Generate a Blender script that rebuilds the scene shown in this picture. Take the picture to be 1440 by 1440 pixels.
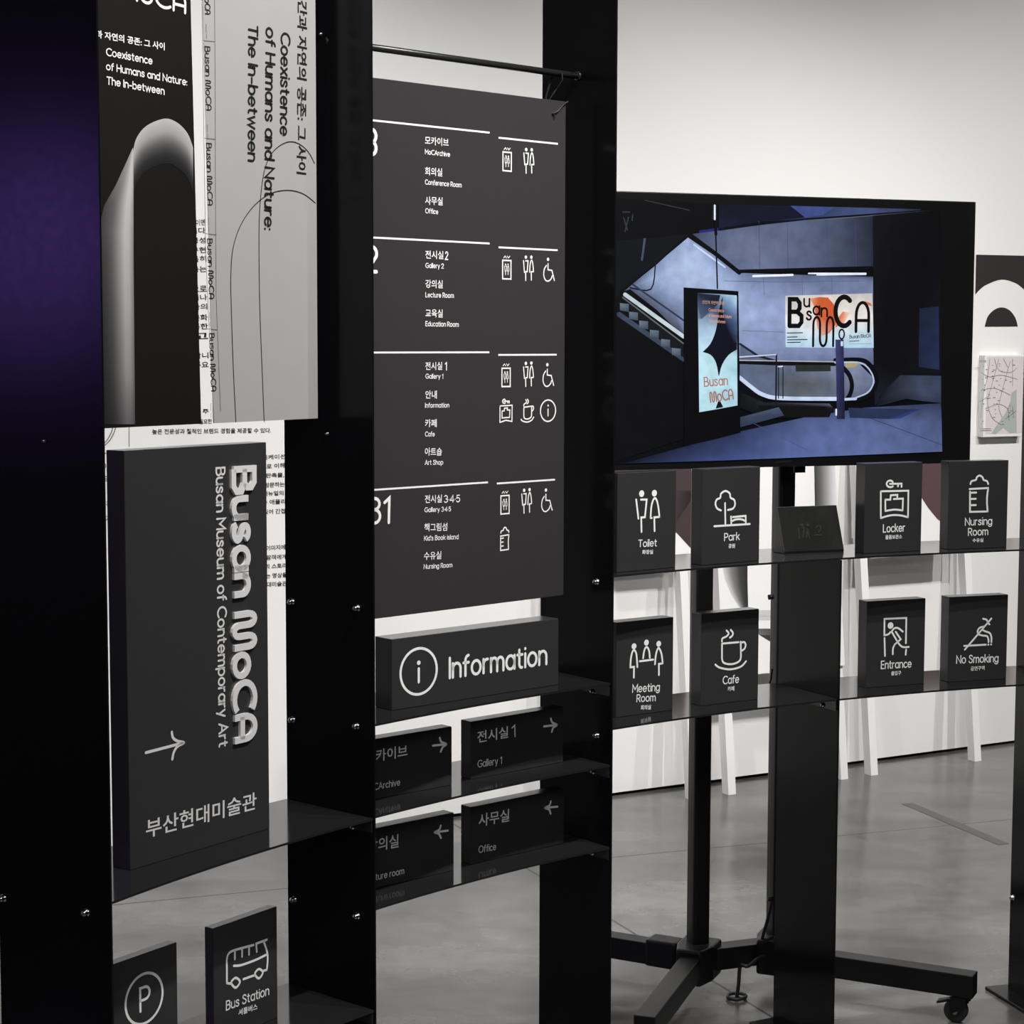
import bpy, math, random
from mathutils import Vector, Matrix
random.seed(4)
C = bpy.context.scene.collection
SC = bpy.context.scene
for o in list(bpy.data.objects): bpy.data.objects.remove(o)

# ---------------------------------------------------------------- camera
F_PX, PITCH, ROLL, EYE = 2724.9, 0.0870, 0.0023, Vector((0, 0, 1.55))
_f = Vector((0, math.cos(PITCH), -math.sin(PITCH))); _u0 = Vector((0, math.sin(PITCH), math.cos(PITCH))); _r0 = Vector((1, 0, 0))
_r = _r0 * math.cos(ROLL) + _u0 * math.sin(ROLL); _u = _u0 * math.cos(ROLL) - _r0 * math.sin(ROLL)
cd = bpy.data.cameras.new('camera'); co = bpy.data.objects.new('camera', cd); C.objects.link(co)
co.matrix_world = Matrix(((_r.x, _u.x, -_f.x, EYE.x), (_r.y, _u.y, -_f.y, EYE.y), (_r.z, _u.z, -_f.z, EYE.z), (0, 0, 0, 1)))
cd.sensor_width = 36; cd.lens = F_PX / 1440 * 36; cd.clip_start = .05
SC.camera = co
SC.view_settings.view_transform = 'Standard'; SC.view_settings.look = 'None'; SC.view_settings.gamma = 1; SC.view_settings.use_curve_mapping = False
SC.view_settings.exposure = 0.0
# ---------------------------------------------------------------- world, the room's lamps and an added fill
w = bpy.data.worlds.new('world'); SC.world = w; w.use_nodes = True
w.node_tree.nodes['Background'].inputs[0].default_value = (.5, .5, .52, 1); w.node_tree.nodes['Background'].inputs[1].default_value = .05

def lamp(name, kind, loc, target, energy, size=.1, color=(1, 1, 1), spot=None, blend=.6, sy=None):
    d = bpy.data.lights.new(name, kind); o = bpy.data.objects.new(name, d); C.objects.link(o)
    o.location = loc; o.rotation_euler = (Vector(target) - Vector(loc)).to_track_quat('-Z', 'Y').to_euler()
    d.energy = energy; d.color = color
    if kind == 'SPOT': d.spot_size = math.radians(spot); d.spot_blend = blend; d.shadow_soft_size = size
    if kind == 'AREA':
        d.size = size
        if sy: d.shape = 'RECTANGLE'; d.size_y = sy
    return o
# track spots that wash the long wall
WC_ = (1, .985, .965)
lamp('wall_spot', 'SPOT', (2.6, 4.6, 3.9), (1.0, 6.75, .0), 350, .035, WC_, 80, 1)
lamp('wall_spot', 'SPOT', (1.7, 4.3, 3.9), (.2, 6.5, .35), 275, .035, WC_, 75, 1)
lamp('wall_spot', 'SPOT', (-.6, 4.0, 3.9), (-.9, 5.85, .4), 350, .05, WC_, 80, 1)
lamp('wall_spot', 'SPOT', (3.7, 5.3, 3.9), (2.3, 7.5, .8), 290, .05, WC_, 85, 1)
# track spots over the shelving front
lamp('front_spot', 'SPOT', (1.3, 2.98, 3.5), (.85, 4.15, .9), 160, .02, WC_, 80, .8)
lamp('front_spot', 'SPOT', (.85, 2.62, 3.5), (.05, 3.6, 1.0), 120, .02, WC_, 80, .8)
lamp('front_spot', 'SPOT', (.55, 2.25, 3.5), (-.45, 3.1, 1.1), 200, .02, WC_, 80, .8)
lamp('front_spot', 'SPOT', (1.05, 4.62, 4.1), (.92, 4.45, 0), 430, .025, WC_, 40, .8)
lamp('fill_area', 'AREA', (.6, -1.2, 4.0), (.1, 3.4, 1.0), 95, 3.0, WC_, sy=1.2)  # added soft fill behind the camera, lifts the shaded sign faces
# purple stage light on the side wall of the hall
lamp('purple_spot', 'SPOT', (-2.2, .6, 3.0), (-4.5, 1.55, 1.9), 9000, .05, (.36, .17, 1), 20, 1)

# ---------------------------------------------------------------- materials
def lin(c): return tuple(((x / 255) / 12.92 if x / 255 < .04045 else ((x / 255 + .055) / 1.055) ** 2.4) for x in c)
def mat(name, col, rough=.5, metal=0, spec=.5, noise=0, nscale=40, bump=0, rvar=0):
    m = bpy.data.materials.new(name); m.use_nodes = True; nt = m.node_tree; b = nt.nodes['Principled BSDF']
    b.inputs['Base Color'].default_value = (*col, 1); b.inputs['Roughness'].default_value = rough
    b.inputs['Metallic'].default_value = metal; b.inputs['Specular IOR Level'].default_value = spec
    tc = nt.nodes.new('ShaderNodeTexCoord'); nz = nt.nodes.new('ShaderNodeTexNoise'); nz.inputs['Scale'].default_value = nscale
    nz.inputs['Detail'].default_value = 6; nt.links.new(tc.outputs['Object'], nz.inputs['Vector'])
    if noise:
        r = nt.nodes.new('ShaderNodeMapRange'); r.inputs['To Min'].default_value = 1 - noise; r.inputs['To Max'].default_value = 1 + noise
        mx = nt.nodes.new('ShaderNodeMix'); mx.data_type = 'RGBA'; mx.blend_type = 'MULTIPLY'; mx.inputs[0].default_value = 1
        mx.inputs[6].default_value = (*col, 1); nt.links.new(nz.outputs['Fac'], r.inputs['Value']); nt.links.new(r.outputs[0], mx.inputs[7]); nt.links.new(mx.outputs[2], b.inputs['Base Color'])
    if rvar:
        r = nt.nodes.new('ShaderNodeMapRange'); r.inputs['To Min'].default_value = rough - rvar; r.inputs['To Max'].default_value = rough + rvar
        nt.links.new(nz.outputs['Fac'], r.inputs['Value']); nt.links.new(r.outputs[0], b.inputs['Roughness'])
    if bump:
        bp = nt.nodes.new('ShaderNodeBump'); bp.inputs['Strength'].default_value = bump; bp.inputs['Distance'].default_value = .002
        nt.links.new(nz.outputs['Fac'], bp.inputs['Height']); nt.links.new(bp.outputs[0], b.inputs['Normal'])
    return m
M = dict(
    panel=mat('black_powder_coat', (.005, .005, .0055), .2, 0, .15, .1, 60, 0, .04),
    shelf=mat('gloss_black_sheet', (.015, .015, .016), .1, 0, .55, .1, 60),
    sign=mat('charcoal_satin', (.033, .032, .033), .24, 0, .5, .05, 90),
    board=mat('charcoal_board', (.033, .031, .032), .45, 0, .3, .05, 60),
    white=mat('white_print', (.86, .86, .85), .5, 0, .3, .02, 50),
    raised=mat('grey_acrylic', (.68, .67, .67), .4, 0, .4, .02, 50),
    black=mat('black_print', (.012, .012, .012), .6, 0, .3, .05, 50),
    engraved=mat('black_engraving', (.008, .008, .008), .5, 0, .4, .05, 50),
    wood=mat('black_stained_wood', (.007, .007, .0065), .35, 0, .4, .5, 30),
    chrome=mat('chrome_bolt', (.55, .55, .55), .16, 1, .5, .1, 80),
    dark_metal=mat('dark_steel', (.03, .03, .03), .3, .4, .5, .1, 80),
    tv=mat('black_plastic', (.006, .006, .006), .32, 0, .4, .1, 90),
    stand=mat('black_steel_tube', (.006, .006, .006), .4, 0, .3, .1, 60),
    rubber=mat('black_rubber', (.015, .015, .015), .5, 0, .4, .1, 60),
    cable=mat('cable_sleeve', (.012, .012, .012), .45, 0, .4, .1, 60),
    silverpaper=mat('silver_paper', (.36, .352, .352), .5, 0, .3, .03, 20),
    easel=mat('white_painted_wood', (.80, .79, .78), .5, 0, .3, .03, 30),
    paper=mat('white_paper', (.80, .79, .785), .6, 0, .2, .02, 30),
    brown=mat('dark_brown_vinyl', (.030, .024, .025), .6, 0, .2, .05, 30),
    pink=mat('pale_pink_map_paper', (.66, .60, .60), .6, 0, .2, .03, 30),
    green=mat('grey_green_print', (.40, .43, .41), .6, 0, .2, .05, 60),
    greyline=mat('grey_print', (.16, .15, .15), .6, 0, .2, .05, 60),
    tape=mat('dark_floor_tape', (.07, .07, .07), .45, 0, .3, .1, 60),
    wall=mat('white_wall_paint', (.80, .79, .775), .85, 0, .15, .015, 3, .05),
    ceil=mat('grey_ceiling', (.12, .12, .12), .9, 0, .1, .05, 4),
    midwall=mat('grey_gallery_wall', (.3, .3, .3), .9, 0, .1, .05, 4),
    darkwall=mat('dark_gallery_wall', (.035, .035, .037), .9, 0, .1, .05, 4),
)
def vcol_mat(name, emit=False):
    m = bpy.data.materials.new(name); m.use_nodes = True; nt = m.node_tree; b = nt.nodes['Principled BSDF']
    a = nt.nodes.new('ShaderNodeVertexColor'); a.layer_name = 'Col'
    tc = nt.nodes.new('ShaderNodeTexCoord'); nz = nt.nodes.new('ShaderNodeTexNoise'); nz.inputs['Scale'].default_value = 34 if emit else 40; nz.inputs['Detail'].default_value = 5
    nt.links.new(tc.outputs['Object'], nz.inputs['Vector'])
    r = nt.nodes.new('ShaderNodeMapRange'); k = .38 if emit else .05; r.inputs['To Min'].default_value = 1 - k; r.inputs['To Max'].default_value = 1 + k
    mx = nt.nodes.new('ShaderNodeMix'); mx.data_type = 'RGBA'; mx.blend_type = 'MULTIPLY'; mx.inputs[0].default_value = 1
    nt.links.new(a.outputs[0], mx.inputs[6]); nt.links.new(nz.outputs['Fac'], r.inputs['Value']); nt.links.new(r.outputs[0], mx.inputs[7])
    if emit:
        b.inputs['Base Color'].default_value = (.002, .002, .002, 1); b.inputs['Roughness'].default_value = .3
        nt.links.new(mx.outputs[2], b.inputs['Emission Color']); b.inputs['Emission Strength'].default_value = 1
    else:
        nt.links.new(mx.outputs[2], b.inputs['Base Color']); b.inputs['Roughness'].default_value = .5
    return m
M['screen'] = vcol_mat('lit_screen', True); M['print'] = vcol_mat('poster_print')

# polished concrete with saw-cut joints
def concrete():
    m = bpy.data.materials.new('polished_concrete'); m.use_nodes = True; nt = m.node_tree; N = nt.nodes; L = nt.links; b = N['Principled BSDF']
    g = N.new('ShaderNodeNewGeometry')
    def noise(s, d, x=1, y=1):
        mp = N.new('ShaderNodeMapping'); mp.inputs['Scale'].default_value = (x, y, 1); L.new(g.outputs['Position'], mp.inputs['Vector'])
        n = N.new('ShaderNodeTexNoise'); n.inputs['Scale'].default_value = s; n.inputs['Detail'].default_value = d; n.inputs['Roughness'].default_value = .52; L.new(mp.outputs[0], n.inputs['Vector']); return n
    n1 = noise(1.3, 6, 1.0, 2.0); n2 = noise(16, 8)
    ad = N.new('ShaderNodeMath'); ad.operation = 'MULTIPLY_ADD'; ad.inputs[1].default_value = .25; L.new(n2.outputs['Fac'], ad.inputs[0]); L.new(n1.outputs['Fac'], ad.inputs[2])
    cr = N.new('ShaderNodeValToRGB'); L.new(ad.outputs[0], cr.inputs[0])
    cr.color_ramp.elements[0].position = .46; cr.color_ramp.elements[0].color = (.030, .0295, .0285, 1)
    cr.color_ramp.elements[1].position = .80; cr.color_ramp.elements[1].color = (.125, .123, .119, 1)
    col = cr.outputs[0]; spec = None
    sx = N.new('ShaderNodeSeparateXYZ'); L.new(g.outputs['Position'], sx.inputs[0])
    for (ax, ay), (bx, by) in (((-1.108, 5.239), (1.567, 6.207)), ((0.079, 5.551), (0.609, 4.346))):
        dx, dy = bx - ax, by - ay; l = math.hypot(dx, dy); nx, ny = -dy / l, dx / l
        a = N.new('ShaderNodeMath'); a.operation = 'MULTIPLY'; a.inputs[1].default_value = nx; L.new(sx.outputs[0], a.inputs[0])
        c2 = N.new('ShaderNodeMath'); c2.operation = 'MULTIPLY_ADD'; c2.inputs[1].default_value = ny; L.new(sx.outputs[1], c2.inputs[0]); L.new(a.outputs[0], c2.inputs[2])
        s = N.new('ShaderNodeMath'); s.operation = 'SUBTRACT'; s.inputs[1].default_value = ax * nx + ay * ny; L.new(c2.outputs[0], s.inputs[0])
        ab = N.new('ShaderNodeMath'); ab.operation = 'ABSOLUTE'; L.new(s.outputs[0], ab.inputs[0])
        lt = N.new('ShaderNodeMath'); lt.operation = 'LESS_THAN'; lt.inputs[1].default_value = .0035; L.new(ab.outputs[0], lt.inputs[0])
        mx = N.new('ShaderNodeMix'); mx.data_type = 'RGBA'; L.new(lt.outputs[0], mx.inputs[0]); L.new(col, mx.inputs[6]); mx.inputs[7].default_value = (.035, .035, .034, 1); col = mx.outputs[2]
        sp = N.new('ShaderNodeMath'); sp.operation = 'MULTIPLY_ADD'; sp.inputs[1].default_value = -.5; L.new(lt.outputs[0], sp.inputs[0])
        if spec is None: sp.inputs[2].default_value = .6
        else: L.new(spec, sp.inputs[2])
        spec = sp.outputs[0]
    cl = N.new('ShaderNodeClamp'); L.new(spec, cl.inputs[0]); L.new(cl.outputs[0], b.inputs['Specular IOR Level'])
    L.new(col, b.inputs['Base Color'])
    r = N.new('ShaderNodeMapRange'); r.inputs['To Min'].default_value = .12; r.inputs['To Max'].default_value = .30; L.new(n1.outputs['Fac'], r.inputs['Value']); L.new(r.outputs[0], b.inputs['Roughness'])
    return m
M['concrete'] = concrete()

# ---------------------------------------------------------------- building helpers
def tag(o, label=None, cat=None, group=None, kind=None):
    if label: o['label'] = label
    if cat: o['category'] = cat
    if group: o['group'] = group
    if kind: o['kind'] = kind
    return o
def empty(name, loc, rz=0, label=None, cat=None, group=None):
    o = bpy.data.objects.new(name, None); C.objects.link(o); o.location = loc; o.rotation_euler = (0, 0, rz); o.empty_display_size = .05
    return tag(o, label, cat, group)
def world_of(o):
    m = Matrix.Identity(4)
    while o is not None:
        m = Matrix.LocRotScale(o.location, o.rotation_euler, None) @ m; o = o.parent
    return m
class MB:                                   # collects shapes in world coordinates, links them as one mesh object
    def __init__(s): s.v = []; s.f = []; s.mi = []; s.col = []; s.mats = []
    def add(s, vs, fs, m=None, col=None):
        if m is not None and m not in s.mats: s.mats.append(m)
        i = s.mats.index(m) if m is not None else 0; b = len(s.v); s.v += [Vector(p) for p in vs]
        for k, f in enumerate(fs): s.f.append([b + x for x in f]); s.mi.append(i)
        if col is None: s.col += [(1, 1, 1)] * len(vs)
        elif isinstance(col[0], (int, float)): s.col += [col] * len(vs)
        else: s.col += list(col)
    def build(s, name, m=None, parent=None, base=None, bevel=0, smooth=False, vcol=False):
        me = bpy.data.meshes.new(name)
        if parent is not None: inv = world_of(parent).inverted(); loc = None
        else:
            loc = Vector(base) if base is not None else Vector((0, 0, 0)); inv = Matrix.Translation(-loc)
        me.from_pydata([tuple(inv @ p) for p in s.v], [], s.f)
        for x in (s.mats if s.mats else [m]): me.materials.append(x)
        if s.mats:
            for p, i in zip(me.polygons, s.mi): p.material_index = i
        if vcol:
            a = me.color_attributes.new('Col', 'FLOAT_COLOR', 'POINT')
            for i, c in enumerate(s.col): a.data[i].color = (*c, 1)
        if smooth:
            for p in me.polygons: p.use_smooth = True
        me.update()
        o = bpy.data.objects.new(name, me); C.objects.link(o)
        if parent is not None: o.parent = parent
        elif loc is not None: o.location = loc
        if bevel:
            bm = o.modifiers.new('bevel', 'BEVEL'); bm.width = bevel; bm.segments = 2; bm.limit_method = 'ANGLE'
        return o
    def prism(s, pts, h, m=None):           # pts: bottom ring (world), h: vector
        n = len(pts); vs = [Vector(p) for p in pts] + [Vector(p) + Vector(h) for p in pts]
        s.add(vs, [list(range(n))[::-1], list(range(n, 2 * n))] + [[i, (i + 1) % n, n + (i + 1) % n, n + i] for i in range(n)], m)
    def bar(s, a, b, wx, wy, up=(0, 0, 1), m=None):   # square bar between two points
        a, b = Vector(a), Vector(b); d = (b - a).normalized(); x = d.cross(Vector(up))
        if x.length < 1e-4: x = d.cross(Vector((1, 0, 0)))
        x.normalize(); y = x.cross(d).normalized()
        s.prism([a + x * wx / 2 + y * wy / 2, a - x * wx / 2 + y * wy / 2, a - x * wx / 2 - y * wy / 2, a + x * wx / 2 - y * wy / 2], b - a, m)
    def tube(s, pts, r, n=10, m=None):
        pts = [Vector(p) for p in pts]; rings = []
        for i, p in enumerate(pts):
            d = (pts[min(i + 1, len(pts) - 1)] - pts[max(i - 1, 0)]).normalized()
            x = d.cross(Vector((.3, .2, 1)) if abs(d.z) < .9 else Vector((1, .1, 0))).normalized(); y = d.cross(x)
            rings.append([p + x * r * math.cos(2 * math.pi * k / n) + y * r * math.sin(2 * math.pi * k / n) for k in range(n)])
        vs = [v for R in rings for v in R]; fs = [[i * n + k, i * n + (k + 1) % n, (i + 1) * n + (k + 1) % n, (i + 1) * n + k] for i in range(len(pts) - 1) for k in range(n)]
        fs += [list(range(n))[::-1], list(range((len(pts) - 1) * n, len(pts) * n))]
        s.add(vs, fs, m)
    def lathe(s, c, axis, prof, n=14, m=None):        # prof: (radius, along axis)
        c = Vector(c); a = Vector(axis).normalized(); x = a.cross(Vector((.2, .1, 1)) if abs(a.z) < .9 else Vector((1, 0, 0))).normalized(); y = a.cross(x); vs = []; fs = []
        for r, t in prof: vs += [c + a * t + x * r * math.cos(2 * math.pi * k / n) + y * r * math.sin(2 * math.pi * k / n) for k in range(n)]
        for i in range(len(prof) - 1): fs += [[i * n + k, i * n + (k + 1) % n, (i + 1) * n + (k + 1) % n, (i + 1) * n + k] for k in range(n)]
        fs += [list(range(n))[::-1], list(range((len(prof) - 1) * n, len(prof) * n))]
        s.add(vs, fs, m)

# ---- a flat face of the scene with its own u (along), v (up), w (out towards the room) axes
def ray(x, y): return _f + _r * ((x - 720) / F_PX) - _u * ((y - 720) / F_PX)
class Face:
    def __init__(s, O, ang, lean=0):
        s.O = Vector(O); s.ang = ang; s.U = Vector((math.cos(ang), math.sin(ang), 0)); back = Vector((-math.sin(ang), math.cos(ang), 0))
        s.V = Vector((0, 0, 1)) * math.cos(lean) + back * math.sin(lean); s.N = s.U.cross(s.V); s.c = (0, 0, 1)
    def P(s, u, v, w=0): return s.O + s.U * u + s.V * v + s.N * w
    def crop(s, x, y, k): s.c = (x, y, k); return s
    def at(s, p):                           # where the line of sight of a measured point meets this face
        d = ray(s.c[0] + p[0] / s.c[2], s.c[1] + p[1] / s.c[2]); q = EYE + d * ((s.O - EYE).dot(s.N) / d.dot(s.N)) - s.O
        return (q.dot(s.U), q.dot(s.V))
    def many(s, ps): return [s.at(p) for p in ps]
def on_z(x, y, z):
    d = ray(x, y); return EYE + d * ((z - EYE.z) / d.z)

def strip(pts, wd, closed=False, caps=True):
    """a pen stroke of width wd along 2-D points -> verts, faces"""
    P = [Vector(p) for p in pts]
    Q = [P[0]]
    for p in P[1:]:
        if (p - Q[-1]).length > 1e-7: Q.append(p)
    P = Q; n = len(P); h = wd / 2
    if n == 1: return disc(P[0], h)
    if closed and (P[0] - P[-1]).length < 1e-7: P = P[:-1]; n -= 1
    vs = []
    for i in range(n):
        a = P[i - 1] if (i > 0 or closed) else None; b = P[(i + 1) % n] if (i < n - 1 or closed) else None
        d1 = (P[i] - a).normalized() if a is not None else None; d2 = (b - P[i]).normalized() if b is not None else None
        if d1 is None: d1 = d2
        if d2 is None: d2 = d1
        n1 = Vector((-d1.y, d1.x)); n2 = Vector((-d2.y, d2.x)); mm = n1 + n2
        if mm.length < .35: mm = n1; k = 1
        else: mm.normalize(); k = min(1 / max(mm.dot(n1), .3), 2.2)
        vs += [P[i] + mm * h * k, P[i] - mm * h * k]
    fs = [[2 * i, 2 * i + 1, 2 * ((i + 1) % n) + 1, 2 * ((i + 1) % n)] for i in range(n if closed else n - 1)]
    if caps and not closed:
        for e, d in ((0, P[0] - P[1]), (n - 1, P[-1] - P[-2])):
            a0 = math.atan2(d.y, d.x); b0 = len(vs)
            vs += [P[e] + Vector((math.cos(a0 + t), math.sin(a0 + t))) * h for t in [-math.pi / 2 + math.pi * k / 5 for k in range(6)]]
            fs.append(list(range(b0, b0 + 6)))
    return vs, fs
def disc(c, r, n=16): return [Vector((c[0] + r * math.cos(2 * math.pi * k / n), c[1] + r * math.sin(2 * math.pi * k / n))) for k in range(n)], [list(range(n))]
def smooth(pts, k=5, closed=False):         # Catmull-Rom
    P = [Vector(p) for p in pts]; n = len(P); out = []
    for i in range(n if closed else n - 1):
        g = (lambda j: P[j % n]) if closed else (lambda j: P[max(0, min(n - 1, j))])
        p0, p1, p2, p3 = g(i - 1), g(i), g(i + 1), g(i + 2)
        for t in [x / k for x in range(k)]:
            out.append(.5 * ((2 * p1) + (p2 - p0) * t + (2 * p0 - 5 * p1 + 4 * p2 - p3) * t * t + (3 * p1 - p0 - 3 * p2 + p3) * t ** 3))
    if not closed: out.append(P[-1])
    return out
def put(mb, face, vf, w, m=None, col=None, deep=0):
    vs, fs = vf; n = len(vs)
    mb.add([face.P(v[0], v[1], w) for v in vs], fs, m, col)
    if deep:                                # raised letters get sides
        e = {}
        for f in fs:
            for i in range(len(f)):
                k = (f[i], f[(i + 1) % len(f)]); e[k] = 1
        side = [k for k in e if (k[1], k[0]) not in e]
        vv = [face.P(v[0], v[1], w) for v in vs] + [face.P(v[0], v[1], w - deep) for v in vs]
        mb.add(vv, [[a, n + a, n + b, b] for a, b in side], m)
def pen(mb, face, px, wd, w=.0006, sm=False, closed=False, m=None, col=None):
    p = face.many(px); p = smooth(p, 5, closed) if sm else p
    put(mb, face, strip(p, wd, closed), w, m, col)
def dot(mb, face, c, r, w=.0006, m=None): put(mb, face, disc(face.at(c), r), w, m)
def fill(mb, face, px, w=.0005, m=None, col=None, sm=False):
    p = face.many(px); p = smooth(p, 4, True) if sm else p
    put(mb, face, (p, [list(range(len(p)))]), w, m, col)
# ---- drawn letters (geometric sans, cap height 1)
def arc(cx, cy, rx, ry, a, b, n=12): return [(cx + rx * math.cos(math.radians(a + (b - a) * k / n)), cy + ry * math.sin(math.radians(a + (b - a) * k / n))) for k in range(n + 1)]
BO = arc(.28, .35, .28, .35, 0, 360, 18); AR = [(0, 0), (0, .7)], [(0, .4)] + arc(.25, .42, .25, .28, 180, 0) + [(.5, 0)]
G = {
 'a': (.56, [BO, [(.56, .7), (.56, 0)]]), 'b': (.56, [[(0, 1.02), (0, 0)], BO]), 'c': (.5, [arc(.28, .35, .28, .35, 45, 315)]), 'd': (.56, [BO, [(.56, 1.02), (.56, 0)]]),
 'e': (.56, [[(0, .36), (.56, .36)] + arc(.28, .35, .28, .35, 2, 320, 16)]), 'f': (.34, [[(.12, 0), (.12, .78)] + arc(.34, .78, .22, .24, 180, 95, 5), [(0, .66), (.33, .66)]]),
 'g': (.56, [BO, [(.56, .7), (.56, 0)] + arc(.28, -.02, .28, .26, 0, -150, 8)]), 'h': (.5, [[(0, 1.02), (0, 0)], AR[1]]), 'i': (0, [[(0, .7), (0, 0)], [(0, .95), (0, .97)]]),
 'k': (.48, [[(0, 1.02), (0, 0)], [(.45, .7), (.02, .28)], [(.17, .42), (.48, 0)]]), 'l': (0, [[(0, 1.02), (0, 0)]]),
 'm': (.84, [[(0, 0), (0, .7)], [(0, .4)] + arc(.21, .44, .21, .26, 180, 0, 9) + [(.42, 0)], [(.42, .4)] + arc(.63, .44, .21, .26, 180, 0, 9) + [(.84, 0)]]),
 'n': (.5, list(AR)), 'o': (.58, [arc(.29, .35, .29, .35, 0, 360, 18)]), 'p': (.56, [[(0, .7), (0, -.3)], BO]), 'r': (.3, [[(0, 0), (0, .7)], [(0, .4)] + arc(.24, .42, .24, .27, 180, 80, 6)]),
 's': (.44, [smooth([(.41, .57), (.33, .67), (.2, .7), (.07, .64), (.05, .5), (.2, .38), (.36, .3), (.42, .17), (.34, .04), (.2, 0), (.06, .04), (0, .14)], 3)]),
 't': (.34, [[(.13, .93), (.13, .18)] + arc(.29, .18, .16, .18, 180, 280, 5), [(0, .68), (.33, .68)]]), 'u': (.5, [[(0, .7), (0, .28)] + arc(.25, .28, .25, .28, 180, 360) + [(.5, .7)], [(.5, .7), (.5, 0)]]),
 'v': (.5, [[(0, .7), (.25, 0), (.5, .7)]]), 'w': (.8, [[(0, .7), (.2, 0), (.4, .66), (.6, 0), (.8, .7)]]), 'x': (.48, [[(0, .7), (.48, 0)], [(.48, .7), (0, 0)]]), 'y': (.5, [[(0, .7), (.25, .04)], [(.5, .7), (.16, -.28)]]),
 'A': (.74, [[(0, 0), (.37, 1), (.74, 0)], [(.13, .33), (.61, .33)]]), 'B': (.56, [[(0, .54), (.3, .54)] + arc(.3, .27, .26, .27, 90, -90, 9) + [(0, 0), (0, 1), (.28, 1)] + arc(.28, .77, .24, .23, 90, -90, 9)]),
 'C': (.74, [arc(.46, .5, .46, .5, 48, 312, 18)]), 'E': (.48, [[(.48, 1), (0, 1), (0, 0), (.48, 0)], [(0, .53), (.42, .53)]]), 'G': (.82, [arc(.46, .5, .46, .5, 48, 330, 18) + [(.86, .46), (.5, .46)]]),
 'H': (.64, [[(0, 0), (0, 1)], [(.64, 0), (.64, 1)], [(0, .52), (.64, .52)]]), 'I': (0, [[(0, 0), (0, 1)]]), 'K': (.6, [[(0, 0), (0, 1)], [(.58, 1), (.02, .38)], [(.2, .56), (.6, 0)]]),
 'L': (.46, [[(0, 1), (0, 0), (.46, 0)]]), 'M': (.8, [[(0, 0), (0, 1), (.4, .35), (.8, 1), (.8, 0)]]), 'N': (.66, [[(0, 0), (0, 1), (.66, 0), (.66, 1)]]), 'O': (.92, [arc(.46, .5, .46, .5, 0, 360, 22)]),
 'P': (.54, [[(0, 0), (0, 1), (.28, 1)] + arc(.28, .73, .27, .27, 90, -90, 9) + [(0, .46)]]), 'R': (.56, [[(0, 0), (0, 1), (.28, 1)] + arc(.28, .74, .26, .26, 90, -90, 9) + [(0, .48)], [(.26, .48), (.56, 0)]]),
 'S': (.54, [smooth([(.5, .83), (.42, .95), (.26, 1), (.09, .93), (.05, .74), (.22, .57), (.42, .47), (.54, .28), (.45, .07), (.26, 0), (.08, .05), (0, .2)], 3)]), 'T': (.6, [[(0, 1), (.6, 1)], [(.3, 1), (.3, 0)]]),
 '1': (.24, [[(0, .82), (.22, 1), (.22, 0)]]), '2': (.56, [arc(.28, .72, .27, .28, 170, -20, 9) + [(0, 0), (.56, 0)]]), '3': (.54, [arc(.26, .75, .24, .25, 150, -90, 10), arc(.26, .26, .27, .26, 90, -150, 10)]),
 '4': (.6, [[(.44, 0), (.44, 1), (0, .27), (.6, .27)]]), '5': (.54, [[(.48, 1), (.1, 1), (.05, .56)] + arc(.26, .32, .27, .32, 125, -150, 10)]), ':': (0, [[(0, .55), (0, .57)], [(0, .02), (0, .04)]]),
 "'": (0, [[(0, 1), (0, .8)]]), '-': (.34, [[(0, .36), (.34, .36)]]), '·': (0, [[(0, .42), (0, .44)]]), ' ': (.16, []),
}
# the museum wordmark's own letters
W = dict(G)
W.update({'B': (.6, [[(0, 0), (0, 1), (.36, 1), (.5, .86), (.5, .66), (.38, .53), (0, .53)], [(.38, .53), (.6, .38), (.6, .14), (.46, 0), (0, 0)]]),
 'M': (.9, [[(0, 0), (0, .74)] + arc(.15, .74, .15, .26, 180, 0, 8) + [(.3, .26)] + arc(.45, .26, .15, .26, 180, 360, 8) + [(.6, .74)] + arc(.75, .74, .15, .26, 180, 0, 8) + [(.9, 0)]]),
 'A': (.62, [[(0, 0), (0, .55)] + arc(.31, .55, .31, .45, 180, 0, 12) + [(.62, 0)], [(0, .38), (.62, .38)]])})
def rise(face, p0, p1, cap, up):            # a measured letter height on this face, in metres
    q = (p0[0], p0[1] - cap) if abs(p1[0] - p0[0]) > abs(p1[1] - p0[1]) else (p0[0] + cap, p0[1])
    a, b = Vector(face.at(p0)), Vector(face.at(q)); return abs((b - a).dot(up))
def letters(mb, face, s, p0, p1, cap, wt=.13, w=.0006, font=G, m=None, col=None, deep=0, px=True, gap=.2, k=1.0):
    """drawn text from p0 to p1 (baseline ends); cap: cap height in crop pixels"""
    a, b = (Vector(face.at(p0)), Vector(face.at(p1))) if px else (Vector(p0), Vector(p1)); d = b - a; l = d.length; d.normalize(); up = Vector((-d.y, d.x))
    h = rise(face, p0, p1, cap, up) * k if px else cap
    adv = sum(font[c][0] + gap for c in s) - gap; sx = l / (adv + wt); x = wt / 2
    for c in s:
        wd, ps = font[c]
        for p in ps:
            q = [a + d * ((x + t[0]) * sx) + up * (t[1] * h) for t in p]
            closed = (Vector(p[0]) - Vector(p[-1])).length < 1e-6
            put(mb, face, strip(q, wt * h, closed, caps=not deep), w, m, col, deep)
        x += wd + gap
_cache = {}
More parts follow.
